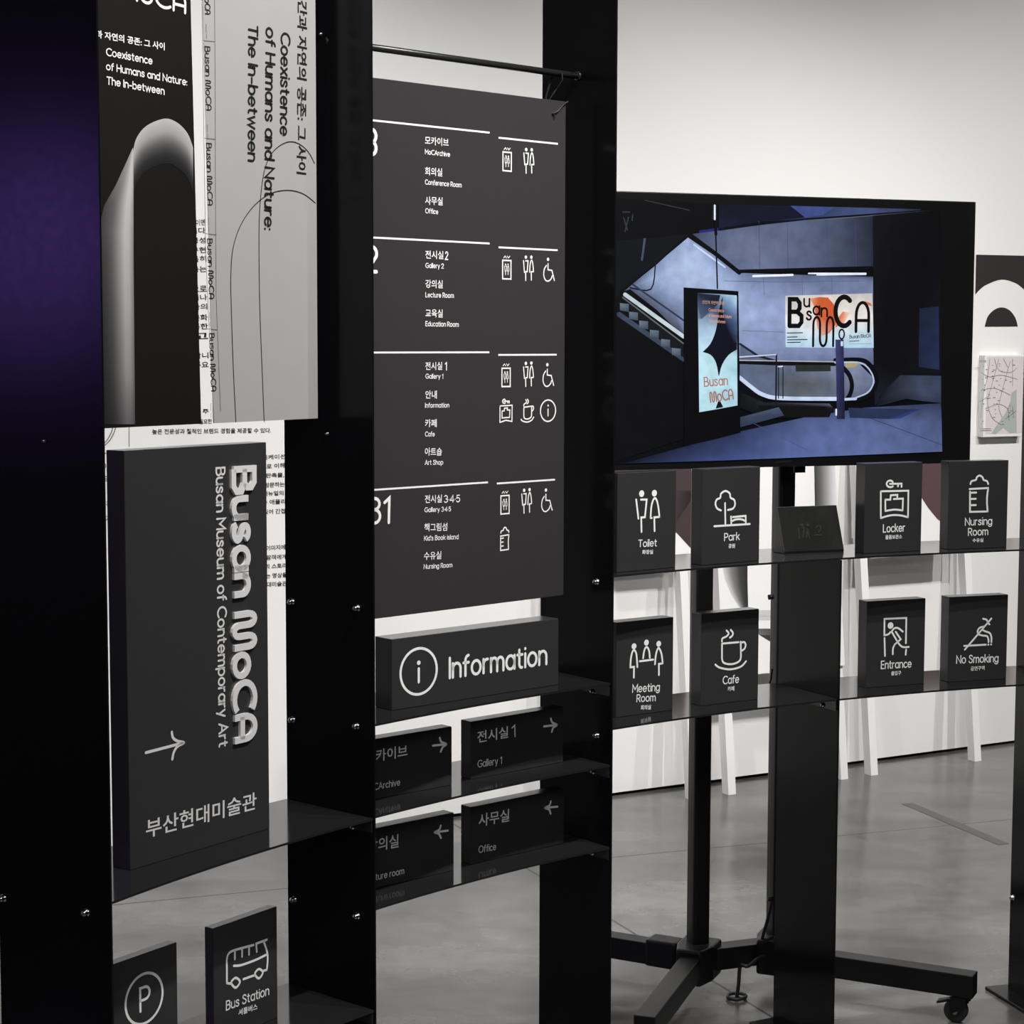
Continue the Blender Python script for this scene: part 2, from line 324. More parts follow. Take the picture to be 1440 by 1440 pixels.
def glyphs(s, off):
    if (s, off) not in _cache:
        c = bpy.data.curves.new('t', 'FONT'); c.body = s; c.size = 1; c.offset = off; c.resolution_u = 2
        o = bpy.data.objects.new('t', c); C.objects.link(o); bpy.context.view_layer.update()
        me = bpy.data.meshes.new_from_object(o.evaluated_get(bpy.context.evaluated_depsgraph_get()))
        _cache[(s, off)] = ([(v.co.x, v.co.y) for v in me.vertices], [list(p.vertices) for p in me.polygons])
        bpy.data.objects.remove(o); bpy.data.curves.remove(c); bpy.data.meshes.remove(me)
    return _cache[(s, off)]
def hangul(mb, face, s, p0, p1, h, off=.012, w=.0006, m=None, col=None, k=1.0, px=True):
    """Korean text whose ink runs from p0 to p1 along its lower edge"""
    vs, fs = glyphs(s, off); x0 = min(v[0] for v in vs); x1 = max(v[0] for v in vs); y0 = min(v[1] for v in vs); y1 = max(v[1] for v in vs)
    a, b = Vector(face.at(p0)), Vector(face.at(p1)); d = b - a; l = d.length; d.normalize(); up = Vector((-d.y, d.x))
    hh = rise(face, p0, p1, h, up) * k
    put(mb, face, ([a + d * ((v[0] - x0) / (x1 - x0) * l) + up * ((v[1] - y0) / (y1 - y0) * hh) for v in vs], fs), w, m, col)

# ---------------------------------------------------------------- the room
def quad(name, pts, m, kind='structure'):
    b = MB(); b.add(pts, [[0, 1, 2, 3]]); return tag(b.build(name, m), kind=kind)
WD = Vector((.8726, .4884)); W0 = Vector((-.177, 6.248)); WANG = math.atan2(WD.y, WD.x)
def wl(x): t = (x - W0.x) / WD.x; return W0.y + WD.y * t
XL, XR, YB, ZC = -4.5, 6.0, -3.0, 4.2
fl = MB(); fl.add([(XL, YB, 0), (XR, YB, 0), (XR, wl(XR) + .06, 0), (XL, wl(XL) + .06, 0)], [[0, 1, 2, 3]]); tag(fl.build('floor', M['concrete']), kind='structure')
quad('ceiling', [(XL, YB, ZC), (XL, wl(XL), ZC), (XR, wl(XR), ZC), (XR, YB, ZC)], M['ceil'])
wb = MB(); gapz = .012
nb = Vector((-WD.y, WD.x)) * .05
wb.prism([(XL, wl(XL), gapz), (XR, wl(XR), gapz), (XR + nb.x, wl(XR) + nb.y, gapz), (XL + nb.x, wl(XL) + nb.y, gapz)], (0, 0, ZC - gapz)); tag(wb.build('wall_back', M['wall']), kind='structure')
bb = MB(); bb.prism([(XL, wl(XL) + .03, 0), (XR, wl(XR) + .03, 0), (XR, wl(XR) + .06, 0), (XL, wl(XL) + .06, 0)], (0, 0, gapz)); tag(bb.build('baseboard_back', M['darkwall']), kind='structure')
quad('wall_left', [(XL, YB, 0), (XL, wl(XL), 0), (XL, wl(XL), ZC), (XL, YB, ZC)], M['midwall'])
quad('wall_right', [(XR, YB, 0), (XR, YB, ZC), (XR, wl(XR), ZC), (XR, wl(XR), 0)], M['darkwall'])
quad('wall_front', [(XL, YB, 0), (XL, YB, ZC), (XR, YB, ZC), (XR, YB, 0)], M['darkwall'])
WF = Face((W0.x, W0.y, 0), WANG)

# ---------------------------------------------------------------- curved shelving
CX, CY, R0, D = 2.1213, 1.3457, 3.1011, .2227
PH = [2.6408, 2.4372, 2.2401, 2.0469, 1.8535]
ZL, Z1, Z2, Z3, ZU, ZW, ZB = .7157, .8827, .7185, .5527, 1.0958, .7917, .369
def arcp(r, ph, z=0): return Vector((CX + (R0 + r) * math.cos(ph), CY + (R0 + r) * math.sin(ph), z))
unit = empty('display_shelving', arcp(D / 2, PH[2]), 0, 'tall curved black metal shelving of upright panels joined by thin glossy shelves', 'shelving')
panels = []
class Fin(Face):
    def __init__(s, k):                     # the panel's left-hand face: u = 0 front .. D back, seen with u running to the left
        s.k = k; f = arcp(0, PH[k]); b = arcp(D, PH[k]); s.O = b; d = (f - b).normalized(); Face.__init__(s, b, math.atan2(d.y, d.x))
fins = [Fin(k) for k in range(5)]
T = .004
for k in range(5):
    f = fins[k]; top = 2.7 if k != 3 else ZU - .005; b = MB()
    b.prism([f.P(0, .008, 0), f.P(D, .008, 0), f.P(D, .008, -T), f.P(0, .008, -T)], (0, 0, top - .008))
    p = b.build('side_panel', M['panel'], unit); panels.append(p)
    if k == 3: tag(p, 'short upright panel ending under the upper shelf')
    b = MB(); b.prism([f.P(-.03, 0, .045), f.P(D + .03, 0, .045), f.P(D + .03, 0, -.045), f.P(-.03, 0, -.045)], (0, 0, .008)); b.build('base_plate', M['panel'], p, bevel=.0015)
def bolt(k, px, small=False):
    f = fins[k]; u, v = f.at(px); c = f.P(u, v, 0); b = MB(); s = .5 if small else 1
    b.lathe(c, f.N, [(.0068 * s, 0), (.0068 * s, .0015), (.0055 * s, .002), (.0055 * s, .006 * s), (.0045 * s, .0085 * s), (.0025 * s, .0102 * s), (.0004, .0108 * s)], 12)
    b.build('bolt', M['chrome'], panels[k], smooth=True)
for k, L in ((0, [(5, 1263), (122, 1283)]), (1, [(411, 846), (503, 855), (412, 1012), (502, 1021), (414, 1265), (503, 1288), (499, 1162)]),
             (2, [(840, 818), (840, 1034), (836, 972), (837, 1085), (836, 1199)]), (3, [(1160, 991)]), (4, [(1425, 1262)])):
    for q in L: bolt(k, q)
for k, q in ((0, (63, 620)), (1, (461, 610)), (1, (452, 48))): bolt(k, q, True)
def shelf(ka, kb, z, seg=14):
    pa, pb = PH[ka], PH[kb]; ang = [pa + (pb - pa) * i / seg for i in range(seg + 1)]; e = .0025 / R0
    ang[0] -= e; ang[-1] += e
    b = MB(); ring = [arcp(0, a, z - .004) for a in ang] + [arcp(D, a, z - .004) for a in reversed(ang)]
    b.prism(ring, (0, 0, .004))
    for a, sg in ((ang[0], -1), (ang[-1], 1)):   # folded end flanges bolted to the panels
        p, q = arcp(.002, a, z - .026), arcp(D - .002, a, z - .026); t = Vector((math.sin(a), -math.cos(a), 0)) * (-sg) * .0025
        b.prism([p, q, q + t, p + t], (0, 0, .022))
    return b.build('shelf', M['shelf'], unit)
shelf(0, 1, ZL); shelf(0, 1, ZB); shelf(1, 2, Z1); shelf(1, 2, Z2); shelf(1, 2, Z3); shelf(2, 4, ZU, 28); shelf(2, 3, ZW); shelf(3, 4, ZW)
def rod(ka, kb, z):
    b = MB(); a, c = arcp(.11, PH[ka], z), arcp(.11, PH[kb], z); b.tube([a, c], .0064, 12); d = (c - a).normalized()
    b.lathe(c - d * .001, -d, [(.009, 0), (.009, .004), (.0064, .0045)]); return b.build('hanging_rod', M['dark_metal'], unit, smooth=True)
rod(1, 2, 2.072); rod(0, 1, 2.36)

# ---------------------------------------------------------------- small sign blocks standing on the shelves
def block(name, label, cat, z, xl, xr, r, ang, h, d, group=None, wfix=None, yl=None, mt='sign'):
    """xl, xr: measured pixel columns of the front face's edges; returns the thing and its front Face"""
    mid_x = (xl[0] + xr[0]) / 2; mid_y = (xl[1] + xr[1]) / 2; c = on_z(mid_x, mid_y, z)
    v = Vector((c.x - CX, c.y - CY)); v = v.normalized() * (R0 + r); c = None
    # slide along the line of sight until the radius is right
    lo, hi = 2.0, 7.0; dr = ray(mid_x, mid_y); g = Vector((dr.x, dr.y)).normalized()
    for _ in range(50):
        t = (lo + hi) / 2; q = g * t
        inside = (Vector((q.x - CX, q.y - CY)).length < R0 + r)
        if inside: lo = t
        else: hi = t
    P = Vector((g.x * lo, g.y * lo, z)); a = math.radians(ang); f = Face(P, a)
    y = mid_y
    u0 = f.at((xl[0], xl[1]))[0] if wfix is None or wfix > 0 else f.at((xr[0], xr[1]))[0] + wfix
    u1 = f.at((xr[0], xr[1]))[0] if wfix is None or wfix < 0 else u0 + wfix
    base = f.P((u0 + u1) / 2, 0, -d / 2); t = empty(name, base, a, label, cat, group)
    b = MB(); b.prism([f.P(u0, 0, 0), f.P(u1, 0, 0), f.P(u1, 0, -d), f.P(u0, 0, -d)], (0, 0, h)); b.build('body', M[mt], t, bevel=.0012)
    f.thing = t; f.u0, f.u1, f.h = u0, u1, h
    return f
WH = M['white']; LW = .0042
def icon(f, strokes, dots=(), wd=LW, name='pictogram', mt='white'):
    b = MB()
    for s in strokes:
        sm = s[0] == '~'; cl = s[0] == 'o'; p = s[1:] if isinstance(s[0], str) else s
        pen(b, f, p, wd, sm=sm or cl, closed=cl)
    for c, r in dots: dot(b, f, c, r)
    return b.build(name, M[mt], f.thing)
def caption(f, en, ko, mt='white', wt=.145):
    for s, p0, p1, cap in en: b = MB(); letters(b, f, s, p0, p1, cap, wt); b.build('lettering', M[mt], f.thing)
    for s, p0, p1, h in ko: b = MB(); hangul(b, f, s, p0, p1, h, .02); b.build('korean_lettering', M[mt], f.thing)
GI = 'square pictogram sign blocks on the shelves'
# --- upper right shelf
f = block('sign_block', 'charcoal sign block with man and woman pictogram captioned Toilet', 'sign', ZU, (868, 740), (950.4, 740), .03, 37, .198, .035, GI).crop(850, 630, 4.8)
icon(f, [[(213, 348), (228, 476)], [(245, 348), (284, 348), (272, 467), (247, 469), (249, 566)], ['~', (310, 472), (315, 400), (326, 355), (340, 338), (354, 360), (364, 410), (370, 465)], [(370, 465), (335, 468), (337, 560)], [(310, 472), (318, 472)]], [((250, 308), .0068), ((336, 305), .0068)])
caption(f, [('Toilet', (226, 668), (353, 661), 46)], [('화장실', (253, 718), (326, 715), 30)])
f = block('sign_block', 'charcoal sign block with tree and bench pictogram captioned Park', 'sign', ZU, (987.3, 728), (1068.4, 722), .033, 35, .198, .035, GI).crop(850, 630, 4.8)
icon(f, [['~', (785, 421), (760, 408), (748, 378), (757, 348), (780, 336), (786, 308), (815, 290), (844, 306), (850, 335), (874, 350), (880, 382), (865, 409), (832, 418)], [(813, 372), (815, 518)], [(740, 528), (980, 513)], [(865, 466), (952, 458), (953, 508)], [(853, 462), (855, 516)], ['~', (858, 494), (880, 484), (905, 480), (930, 483), (948, 492)]])
caption(f, [('Park', (806, 626), (912, 618), 48)], [('공원', (835, 677), (880, 674), 30)])
f = block('sign_block', 'charcoal sign block with key and locker pictogram captioned Locker', 'sign', ZU, (1216, 715), (1296.3, 712), .045, 25, .196, .035, GI).crop(1040, 620, 3.4275)
icon(f, [['~', (738, 219), (728, 223), (714, 219), (708, 207), (714, 195), (728, 191), (738, 198)], [(724, 207), (780, 206), (780, 221)], [(763, 207), (763, 219)], [(680, 243), (813, 240), (811, 368)], ['~', (811, 368), (780, 360), (745, 357), (712, 362), (680, 372)], [(680, 372), (680, 243)], [(702, 283), (726, 283), (728, 262), (760, 260), (759, 276)], [(742, 280), (787, 278), (785, 335)], ['~', (785, 335), (745, 331), (702, 338)], [(702, 338), (702, 283)]])
caption(f, [('Locker', (690, 440), (797, 435), 36)], [('물품보관소', (702, 475), (782, 471), 21)])
f = block('sign_block', 'charcoal sign block with baby bottle pictogram captioned Nursing Room', 'sign', ZU, (1333.6, 711), (1417, 709), .045, 18.5, .196, .035, GI).crop(1040, 620, 3.4275)
BOT = [['~', (1112, 208), (1118, 194), (1138, 188), (1143, 175), (1156, 167), (1170, 175), (1176, 188), (1192, 194), (1198, 208)], [(1108, 232), (1198, 227)], ['~', (1198, 227), (1193, 262), (1192, 300), (1195, 340)], [(1195, 340), (1110, 342), (1110, 244)], [(1110, 250), (1140, 249)], [(1110, 280), (1138, 279)], [(1110, 310), (1138, 309)]]
icon(f, BOT)
caption(f, [('Nursing', (1085, 407), (1217, 402), 34), ('Room', (1100, 456), (1198, 452), 34)], [('수유실', (1122, 489), (1174, 487), 19)])
# --- lower right shelf
f = block('sign_block', 'charcoal sign block with three people round a table captioned Meeting Room', 'sign', ZW, (866.8, 940), (946.5, 935), .075, 34, .195, .035, GI).crop(840, 620, 3.4275)
icon(f, [['~', (158, 1092), (161, 1050), (167, 1020), (176, 1008), (186, 1022), (190, 1055), (192, 1090)], [(158, 1091), (176, 1089), (175, 1140)], ['~', (220, 1047), (225, 1012), (236, 993), (248, 1010), (252, 1045)], [(204, 1062), (268, 1054)], ['~', (277, 1076), (282, 1028), (294, 998), (308, 1025), (314, 1072)], [(314, 1072), (296, 1075), (296, 1128)]], [((176, 990), .0062), ((236, 972), .0062), ((295, 978), .0062)])
caption(f, [('Meeting', (167, 1212), (300, 1203), 36), ('Room', (187, 1258), (280, 1252), 34)], [('회의실', (208, 1297), (257, 1294), 23)])
CUP = [[(600, 977), (680, 970)], ['~', (600, 980), (600, 1020), (601, 1055), (612, 1071), (645, 1076), (677, 1066), (690, 1048), (691, 1010), (690, 968)], ['~', (693, 972), (708, 970), (714, 984), (708, 1002), (693, 1012)], ['~', (600, 966), (602, 952), (622, 942), (632, 927), (622, 914)], ['~', (638, 948), (650, 938), (652, 924), (642, 911)], ['~', (568, 1078), (590, 1093), (640, 1101), (690, 1088), (716, 1062)]]
f = block('sign_block', 'charcoal sign block with steaming cup pictogram captioned Cafe', 'sign', ZW, (985.9, 930), (1066.7, 920), .077, 32, .195, .035, GI).crop(840, 620, 3.4275)
icon(f, CUP); caption(f, [('Cafe', (603, 1172), (682, 1164), 36)], [('카페', (627, 1207), (659, 1204), 23)])
f = block('sign_block', 'charcoal sign block with figure running through a doorway captioned Entrance', 'sign', ZW, (1218.4, 906), (1300.6, 901), .08, 22, .193, .035, GI).crop(1040, 620, 3.4275)
icon(f, [[(700, 1036), (698, 950)], [(697, 935), (698, 858), (803, 853), (801, 975)], [(802, 1006), (800, 1030)], ['~', (697, 937), (716, 932), (727, 921)], ['~', (735, 914), (748, 902), (765, 903), (786, 919)], [(752, 920), (776, 956), (748, 980)], ['~', (748, 980), (739, 1000), (738, 1028)], [(733, 920), (757, 962)], ['~', (760, 968), (775, 986), (790, 994), (815, 993)]], [((727, 890), .0075)])
caption(f, [('Entrance', (680, 1098), (828, 1090), 36)], [('출입구', (730, 1131), (778, 1128), 21)])
f = block('sign_block', 'charcoal sign block with struck through smoke pictogram captioned No Smoking', 'sign', ZW, (1333.8, 900), (1416.4, 896), .073, 18.5, .193, .035, GI).crop(1040, 620, 3.4275)
icon(f, [[(1085, 1006), (1213, 856)], [(1082, 988), (1186, 982)], [(1198, 982), (1199, 982)], [(1211, 981), (1212, 981)], ['~', (1173, 857), (1190, 862), (1196, 876), (1204, 884)], ['~', (1180, 894), (1158, 900), (1147, 916), (1152, 932), (1172, 938), (1192, 941), (1199, 958), (1199, 970)], ['~', (1168, 910), (1185, 918), (1205, 926), (1213, 946), (1213, 970)]])
caption(f, [('No Smoking', (1043, 1072), (1247, 1064), 36)], [('금연구역', (1113, 1108), (1180, 1104), 21)])
# --- leaning placard
def placard():
    a = math.radians(22); A = on_z(1102.7, 779, ZU); f = Face(A, a); w_ = f.at((1186.8, 776))[0]
    t = empty('placard', f.P(w_ / 2, 0, -.022), a, 'small leaning black wooden placard with engraved pictograms between sign blocks', 'placard')
    b = MB(); pr = [(0, 0), (0, .005), (-.034, .099), (-.039, .099), (-.046, 0)]
    L = [f.P(0, v, w) for w, v in pr]; b.prism(L, f.U * w_); b.build('plate', M['wood'], t, bevel=.001)
    g = Face(f.P(0, .005, 0), a, math.atan2(.034, .094)).crop(1040, 620, 3.4275); g.thing = t
    icon(g, [[(283, 420), (288, 470)], [(296, 420), (310, 420), (305, 465)], ['~', (322, 466), (327, 425), (335, 466)], ['~', (365, 420), (380, 408), (390, 420), (382, 440)], [(360, 455), (392, 452)]], [((300, 406), .004), ((328, 404), .004)], .003, 'engraving', 'engraved')
placard()
# --- information and direction blocks in the middle bay
f = block('sign_block', 'long charcoal sign block with circled i reading Information', 'sign', Z1, (551, 950), (785.6, 917), .052, 41.5, .131, .05).crop(480, 800, 2.881)
b = MB(); c0 = f.at((313, 415)); rr = (f.at((313, 322))[1] - f.at((313, 508))[1]) / 2
put(b, f, strip(arc(c0[0], c0[1], rr, rr, 0, 360, 40), .005, True), .0006); put(b, f, disc((c0[0], c0[1] + .016), .0042), .0006); put(b, f, strip([(c0[0], c0[1] + .005), (c0[0], c0[1] - .02)], .0052), .0006); b.build('pictogram', WH, f.thing)
b = MB(); letters(b, f, 'Information', (434, 442), (834, 384), 80, .15); b.build('lettering', WH, f.thing)
def arrow(f, shaft, head): icon(f, [shaft, ['~'] + head], (), .0042, 'arrow')
def dirblock(label, z, xl, xr, ko, en, sh, hd, wfix=None, ang=41, num=None):
    f = block('sign_block', label, 'sign', z, xl, xr, .077, ang, .112, .03, 'small direction sign blocks', wfix).crop(480, 800, 2.881)
    b = MB(); letters(b, f, *en, .13); b.build('lettering', WH, f.thing); b = MB(); hangul(b, f, *ko, .012)
    if num: letters(b, f, *num, .12)
    b.build('korean_lettering', WH, f.thing); arrow(f, sh, hd)
dirblock('small charcoal sign block reading Gallery 1 with right arrow', Z2, (662, 1055), (792.3, 1030), ('전시실', (550, 706), (675, 684), 48), ('Gallery 1', (551, 804), (650, 788), 27), [(820, 638), (870, 632)], [(848, 606), (854, 622), (872, 632), (858, 643), (852, 660)], num=('1', (689, 682), (707, 678), 46))
dirblock('small charcoal sign block reading Office with left arrow', Z3, (662, 1175), (793, 1150), ('사무실', (555, 1045), (679, 1023), 52), ('Office', (555, 1150), (626, 1137), 26), [(875, 963), (825, 968)], [(848, 942), (842, 958), (825, 968), (841, 975), (847, 992)])
dirblock('small charcoal sign block ending CArchive with right arrow, half behind upright panel', Z2, (560, 1090), (635.5, 1070), ('모카이브', (95, 790), (267, 760), 50), ('MoCArchive', (95, 902), (238, 875), 25), [(370, 716), (422, 710)], [(398, 684), (404, 700), (424, 710), (410, 722), (402, 740)], -.235)
dirblock('small charcoal sign block ending cture room with left arrow, half behind upright panel', Z3, (560, 1210), (638.3, 1193), ('강의실', (103, 1152), (231, 1128), 55), ('Lecture room', (95, 1270), (254, 1234), 25), [(431, 1060), (378, 1067)], [(402, 1040), (396, 1056), (378, 1067), (394, 1073), (403, 1090)], -.235)
# --- tall museum sign and the two blocks on the lowest shelf
f = block('sign_block', 'tall upright charcoal sign block with raised grey lettering running downwards', 'sign', ZL, (178.8, 925), (376.8, 895), .086, 55, .666, .04).crop(0, 560, 2.769)
b = MB(); letters(b, f, 'Busan MoCA', (902, 262), (907, 1350), 80, .22, .005, W, deep=.005); tag(b.build('raised_lettering', M['raised'], f.thing), 'raised grey letters')
b = MB(); letters(b, f, 'Busan Museum of Contemporary Art', (841, 268), (853, 1362), 33, .17); b.build('lettering', M['raised'], f.thing); b = MB(); f.crop(0, 1000, 2.667); hangul(b, f, '부산현대미술관', (547, 478), (961, 368), 70, .012); b.build('korean_lettering', M['raised'], f.thing)
f.crop(0, 560, 2.769); icon(f, [[(567, 1380), (712, 1342)], ['~', (668, 1300), (673, 1322), (690, 1335), (714, 1341), (690, 1356), (676, 1378), (670, 1405)]], (), .0048, 'arrow', 'raised')
f = block('sign_block', 'thin charcoal sign block with bus pictogram captioned Bus Station', 'sign', ZB, (300.5, 1380), (390, 1350), .1, 55, .2, .02).crop(0, 1000, 2.667)
icon(f, [['~', (850, 1020), (850, 970), (850, 930), (858, 908), (880, 896), (950, 877)], [(850, 1020), (866, 1022)], [(880, 897), (880, 930)], [(907, 890), (907, 920)], [(933, 884), (933, 913)], [(962, 902), (960, 872), (1000, 857)], ['~', (988, 864), (1000, 900), (1003, 930), (1000, 970)], [(1000, 970), (986, 974)], ['~', (876, 955), (905, 952), (960, 932), (1000, 912)], ['o', (866, 1018), (883, 1000), (899, 1015), (883, 1037)], ['o', (955, 985), (970, 967), (985, 980), (970, 1002)], [(912, 1005), (955, 990)]])
caption(f, [('Bus Station', (846, 1122), (1009, 1062), 33)], [('셔틀버스', (893, 1143), (964, 1119), 24)], wt=.15)
f = block('sign_block', 'thin charcoal sign block with circled letter P, partly hidden by the black panel', 'sign', ZB, (160, 1430), (249.6, 1400), .1, 55, .2, .02, None, -.152).crop(0, 1000, 2.667)
b = MB(); c0 = f.at((540, 1078)); rr = .041; put(b, f, strip(arc(c0[0], c0[1], rr, rr, 0, 360, 40), .0045, True), .0006); letters(b, f, 'P', (c0[0] - .011, c0[1] - .019), (c0[0] + .014, c0[1] - .019), .038, .12, px=False); b.build('pictogram', WH, f.thing)

# ---------------------------------------------------------------- hanging directory board
a12 = arcp(.11, PH[1]); b12 = arcp(.11, PH[2]); DA = math.atan2(b12.y - a12.y, b12.x - a12.x)
f = Face((a12.x, a12.y, 0), DA); L12 = (b12 - a12).length
ub1 = .592; ub0 = L12 - ub1 + .005; vb0, vb1 = 1.0495, 2.019
t = empty('directory_board', f.P((ub0 + ub1) / 2, vb0), DA, 'large hanging charcoal floor directory board with white room list', 'directory board'); f.thing = t
b = MB(); b.prism([f.P(ub0, vb0, .004), f.P(ub1, vb0, .004), f.P(ub1, vb0, -.004), f.P(ub0, vb0, -.004)], (0, 0, vb1 - vb0)); b.build('panel', M['board'], t, bevel=.0008)
f.O = f.P(0, 0, .004)
for (a, b_), cr in ((((300, 488), (865, 571)), (400, 0, 3)), (((903, 577), (1153, 611)), (400, 0, 3)), (((300, 988), (865, 1037)), (400, 0, 3)), (((903, 1040), (1152, 1059)), (400, 0, 3)),
                    (((20, 126), (712, 143)), (500, 460, 3.789)), (((760, 144), (1071, 151)), (500, 460, 3.789)), (((20, 866), (705, 833)), (500, 460, 3.789)), (((752, 830), (1062, 816)), (500, 460, 3.789))):
    f.crop(*cr); p = f.many([a, b_]); p[0] = (max(p[0][0], ub0 + .035), p[0][1]); v = (p[0][1] + p[1][1]) / 2; ru = MB(); put(ru, f, strip([(p[0][0], v), (p[1][0], v)], .0034, caps=False), .0004); ru.build('rule_line', WH, t)
def hang_(*a): b = MB(); hangul(b, *a); b.build('korean_room_name', WH, t)
def lett_(nm, *a): b = MB(); letters(b, *a); b.build(nm, WH, t)
f.crop(400, 0, 3)
for ko, p0, p1 in (('모카이브', (592, 609), (692, 619)), ('회의실', (592, 739), (665, 745)), ('사무실', (593, 863), (667, 867)), ('전시실', (594, 1091), (670, 1094)), ('강의실', (594, 1214), (667, 1217)), ('교육실', (594, 1338), (667, 1340))): hang_(f, ko, p0, p1, 35, .012, .0004)
for en, p0, p1 in (('MoCArchive', (592, 649), (698, 661)), ('Conference Room', (592, 777), (747, 790)), ('Office', (593, 898), (648, 903)), ('Gallery 2', (594, 1129), (672, 1132)), ('Lecture Room', (594, 1253), (714, 1256)), ('Education Room', (594, 1375), (735, 1378))): lett_('room_name', f, en, p0, p1, 19, .17, .0004)
lett_('room_number', f, '2', (677, 1094), (690, 1095), 32, .16, .0004); lett_('floor_number', f, '3', (345, 648), (391, 655), 105, .15, .0004); lett_('floor_number', f, '2', (342, 1143), (393, 1147), 104, .15, .0004)
f.crop(500, 460, 3.789)
for ko, p0, p1 in (('전시실', (371, 229), (461, 228)), ('안내', (371, 381), (432, 381)), ('카페', (369, 533), (431, 533)), ('아트숍', (368, 685), (459, 685)), ('전시실', (368, 938), (459, 935)), ('책그림섬', (365, 1089), (487, 1085)), ('수유실', (363, 1241), (456, 1236))): hang_(f, ko, p0, p1, 43, .012, .0004)
for en, p0, p1 in (('Gallery 1', (371, 273), (467, 274)), ('Information', (369, 428), (499, 427)), ('Cafe', (369, 581), (421, 581)), ('Art Shop', (368, 733), (466, 731)), ('Gallery 3·4·5', (366, 985), (508, 980)), ("Kid's Book island", (364, 1137), (548, 1128)), ('Nursing Room', (362, 1288), (515, 1278))): lett_('room_name', f, en, p0, p1, 23, .17, .0004)
lett_('room_number', f, '1', (474, 228), (487, 228), 38, .16, .0004); lett_('room_number', f, '3·4·5', (469, 934), (557, 931), 36, .15, .0004)
lett_('floor_number', f, 'B1', (58, 1046), (186, 1041), 132, .13, .0004)
def unit_icon(src, cx, cy, h, wd=.0026, dots=(), rr=.0035, ic=None):
    own = ic is None
    if own: ic = MB()
    pts = [p for s in src for p in (s[1:] if isinstance(s[0], str) else s)] + [d for d in dots]
    x0 = min(p[0] for p in pts); x1 = max(p[0] for p in pts); y0 = min(p[1] for p in pts); y1 = max(p[1] for p in pts); k = h / (y1 - y0)
    g = lambda p: (cx + (p[0] - (x0 + x1) / 2) * k, cy - (p[1] - (y0 + y1) / 2) * k)
    for s in src:
        q = [g(p) for p in (s[1:] if isinstance(s[0], str) else s)]; sm = isinstance(s[0], str)
        put(ic, f, strip(smooth(q, 4, s[0] == 'o') if sm else q, wd, sm and s[0] == 'o'), .0004)
    for d in dots: put(ic, f, disc(g(d), rr, 10), .0004)
    if own: ic.build('pictogram', WH, t)
WC = ([[(213, 348), (228, 476)], [(245, 348), (284, 348), (272, 467), (247, 469), (249, 566)], ['~', (310, 472), (315, 400), (326, 355), (340, 338), (354, 360), (364, 410), (370, 465)], [(370, 465), (335, 468), (337, 560)]], [(250, 308), (336, 305)])
WHEEL = ([[(1022, 225), (1022, 255), (1050, 258), (1068, 308)], ['~', (1010, 235), (995, 255), (992, 285), (1005, 308), (1025, 312), (1045, 300), (1052, 285)]], [(1022, 203)])
KEYB = [['~', (738, 219), (728, 223), (714, 219), (708, 207), (714, 195), (728, 191), (738, 198)], [(724, 207), (780, 206), (780, 221)], [(763, 207), (763, 219)], [(680, 243), (813, 240), (811, 368), (745, 357), (680, 372), (680, 243)], [(702, 283), (726, 283), (728, 262), (760, 260), (759, 276), (787, 278), (785, 335), (702, 338), (702, 283)]]
f.crop(0, 0, 1)
def lift(px):
    cx, cy = f.at(px); h, w_ = .037, .022; ic = MB()
    put(ic, f, strip([(cx - w_ / 2, cy - h / 2 - .002), (cx + w_ / 2, cy - h / 2 - .002), (cx + w_ / 2, cy + h / 2 - .004), (cx - w_ / 2, cy + h / 2 - .004)], .0028, True), .0004)
    unit_icon(WC[0], cx, cy - .003, .02, .0014, WC[1], .0018, ic)
    for sx, sg in ((-.0045, 1), (.0045, -1)): put(ic, f, strip([(cx + sx - .0035, cy + h / 2 + .0025 - sg * .0018), (cx + sx, cy + h / 2 + .0025 + sg * .0018), (cx + sx + .0035, cy + h / 2 + .0025 - sg * .0018)], .0015), .0004)
    ic.build('pictogram', WH, t)
for px in ((713, 225), (712.5, 377), (711.5, 528.5), (710, 707.5)): lift(px)
for px in ((743.5, 227), (743, 378), (743, 527), (740.5, 705)): unit_icon(WC[0], *f.at(px), .045, .0026, WC[1], .0034)
for px in ((772, 380), (771, 528), (769, 704)): unit_icon(WHEEL[0], *f.at(px), .042, .0026, WHEEL[1], .0034)
unit_icon(KEYB, *f.at((711.5, 577.5)), .044, .0024); unit_icon(CUP, *f.at((741.5, 577.5)), .044, .0026); unit_icon(BOT, *f.at((709.5, 757.5)), .044, .0026)
cx, cy = f.at((770.5, 577.5)); ic = MB(); put(ic, f, strip(arc(cx, cy, .021, .021, 0, 360, 28), .0027, True), .0004); put(ic, f, strip([(cx, cy + .003), (cx, cy - .010)], .0027), .0004); put(ic, f, disc((cx, cy + .010), .0022, 8), .0004)
ic.build('pictogram', WH, t)
for us in (1, 0):
    b = MB(); g = lambda p, w_: f.P((f.at(p)[0] if us else ub0 + ub1 - f.at(p)[0]), f.at(p)[1], w_)
    b.tube([g((776, 160), -.012), g((774, 147), -.013), g((781, 130), -.004), g((788, 113), .006), g((788, 104), .004), g((786, 101), -.006), g((784, 108), -.016), g((776, 135), -.016), g((776, 158), -.012)], .0016, 6)
    b.tube([g((776, 160), -.012), g((776, 160), .003), g((782, 157), .004), g((790, 148), .004), g((797, 143), .003), g((792, 147), -.003), g((780, 160), -.010), g((776, 160), -.012)], .0012, 6)
    b.tube([g((777, 159), .002), g((779, 166), .004)], .0014, 6); b.build('cable_tie', M['cable'], t)

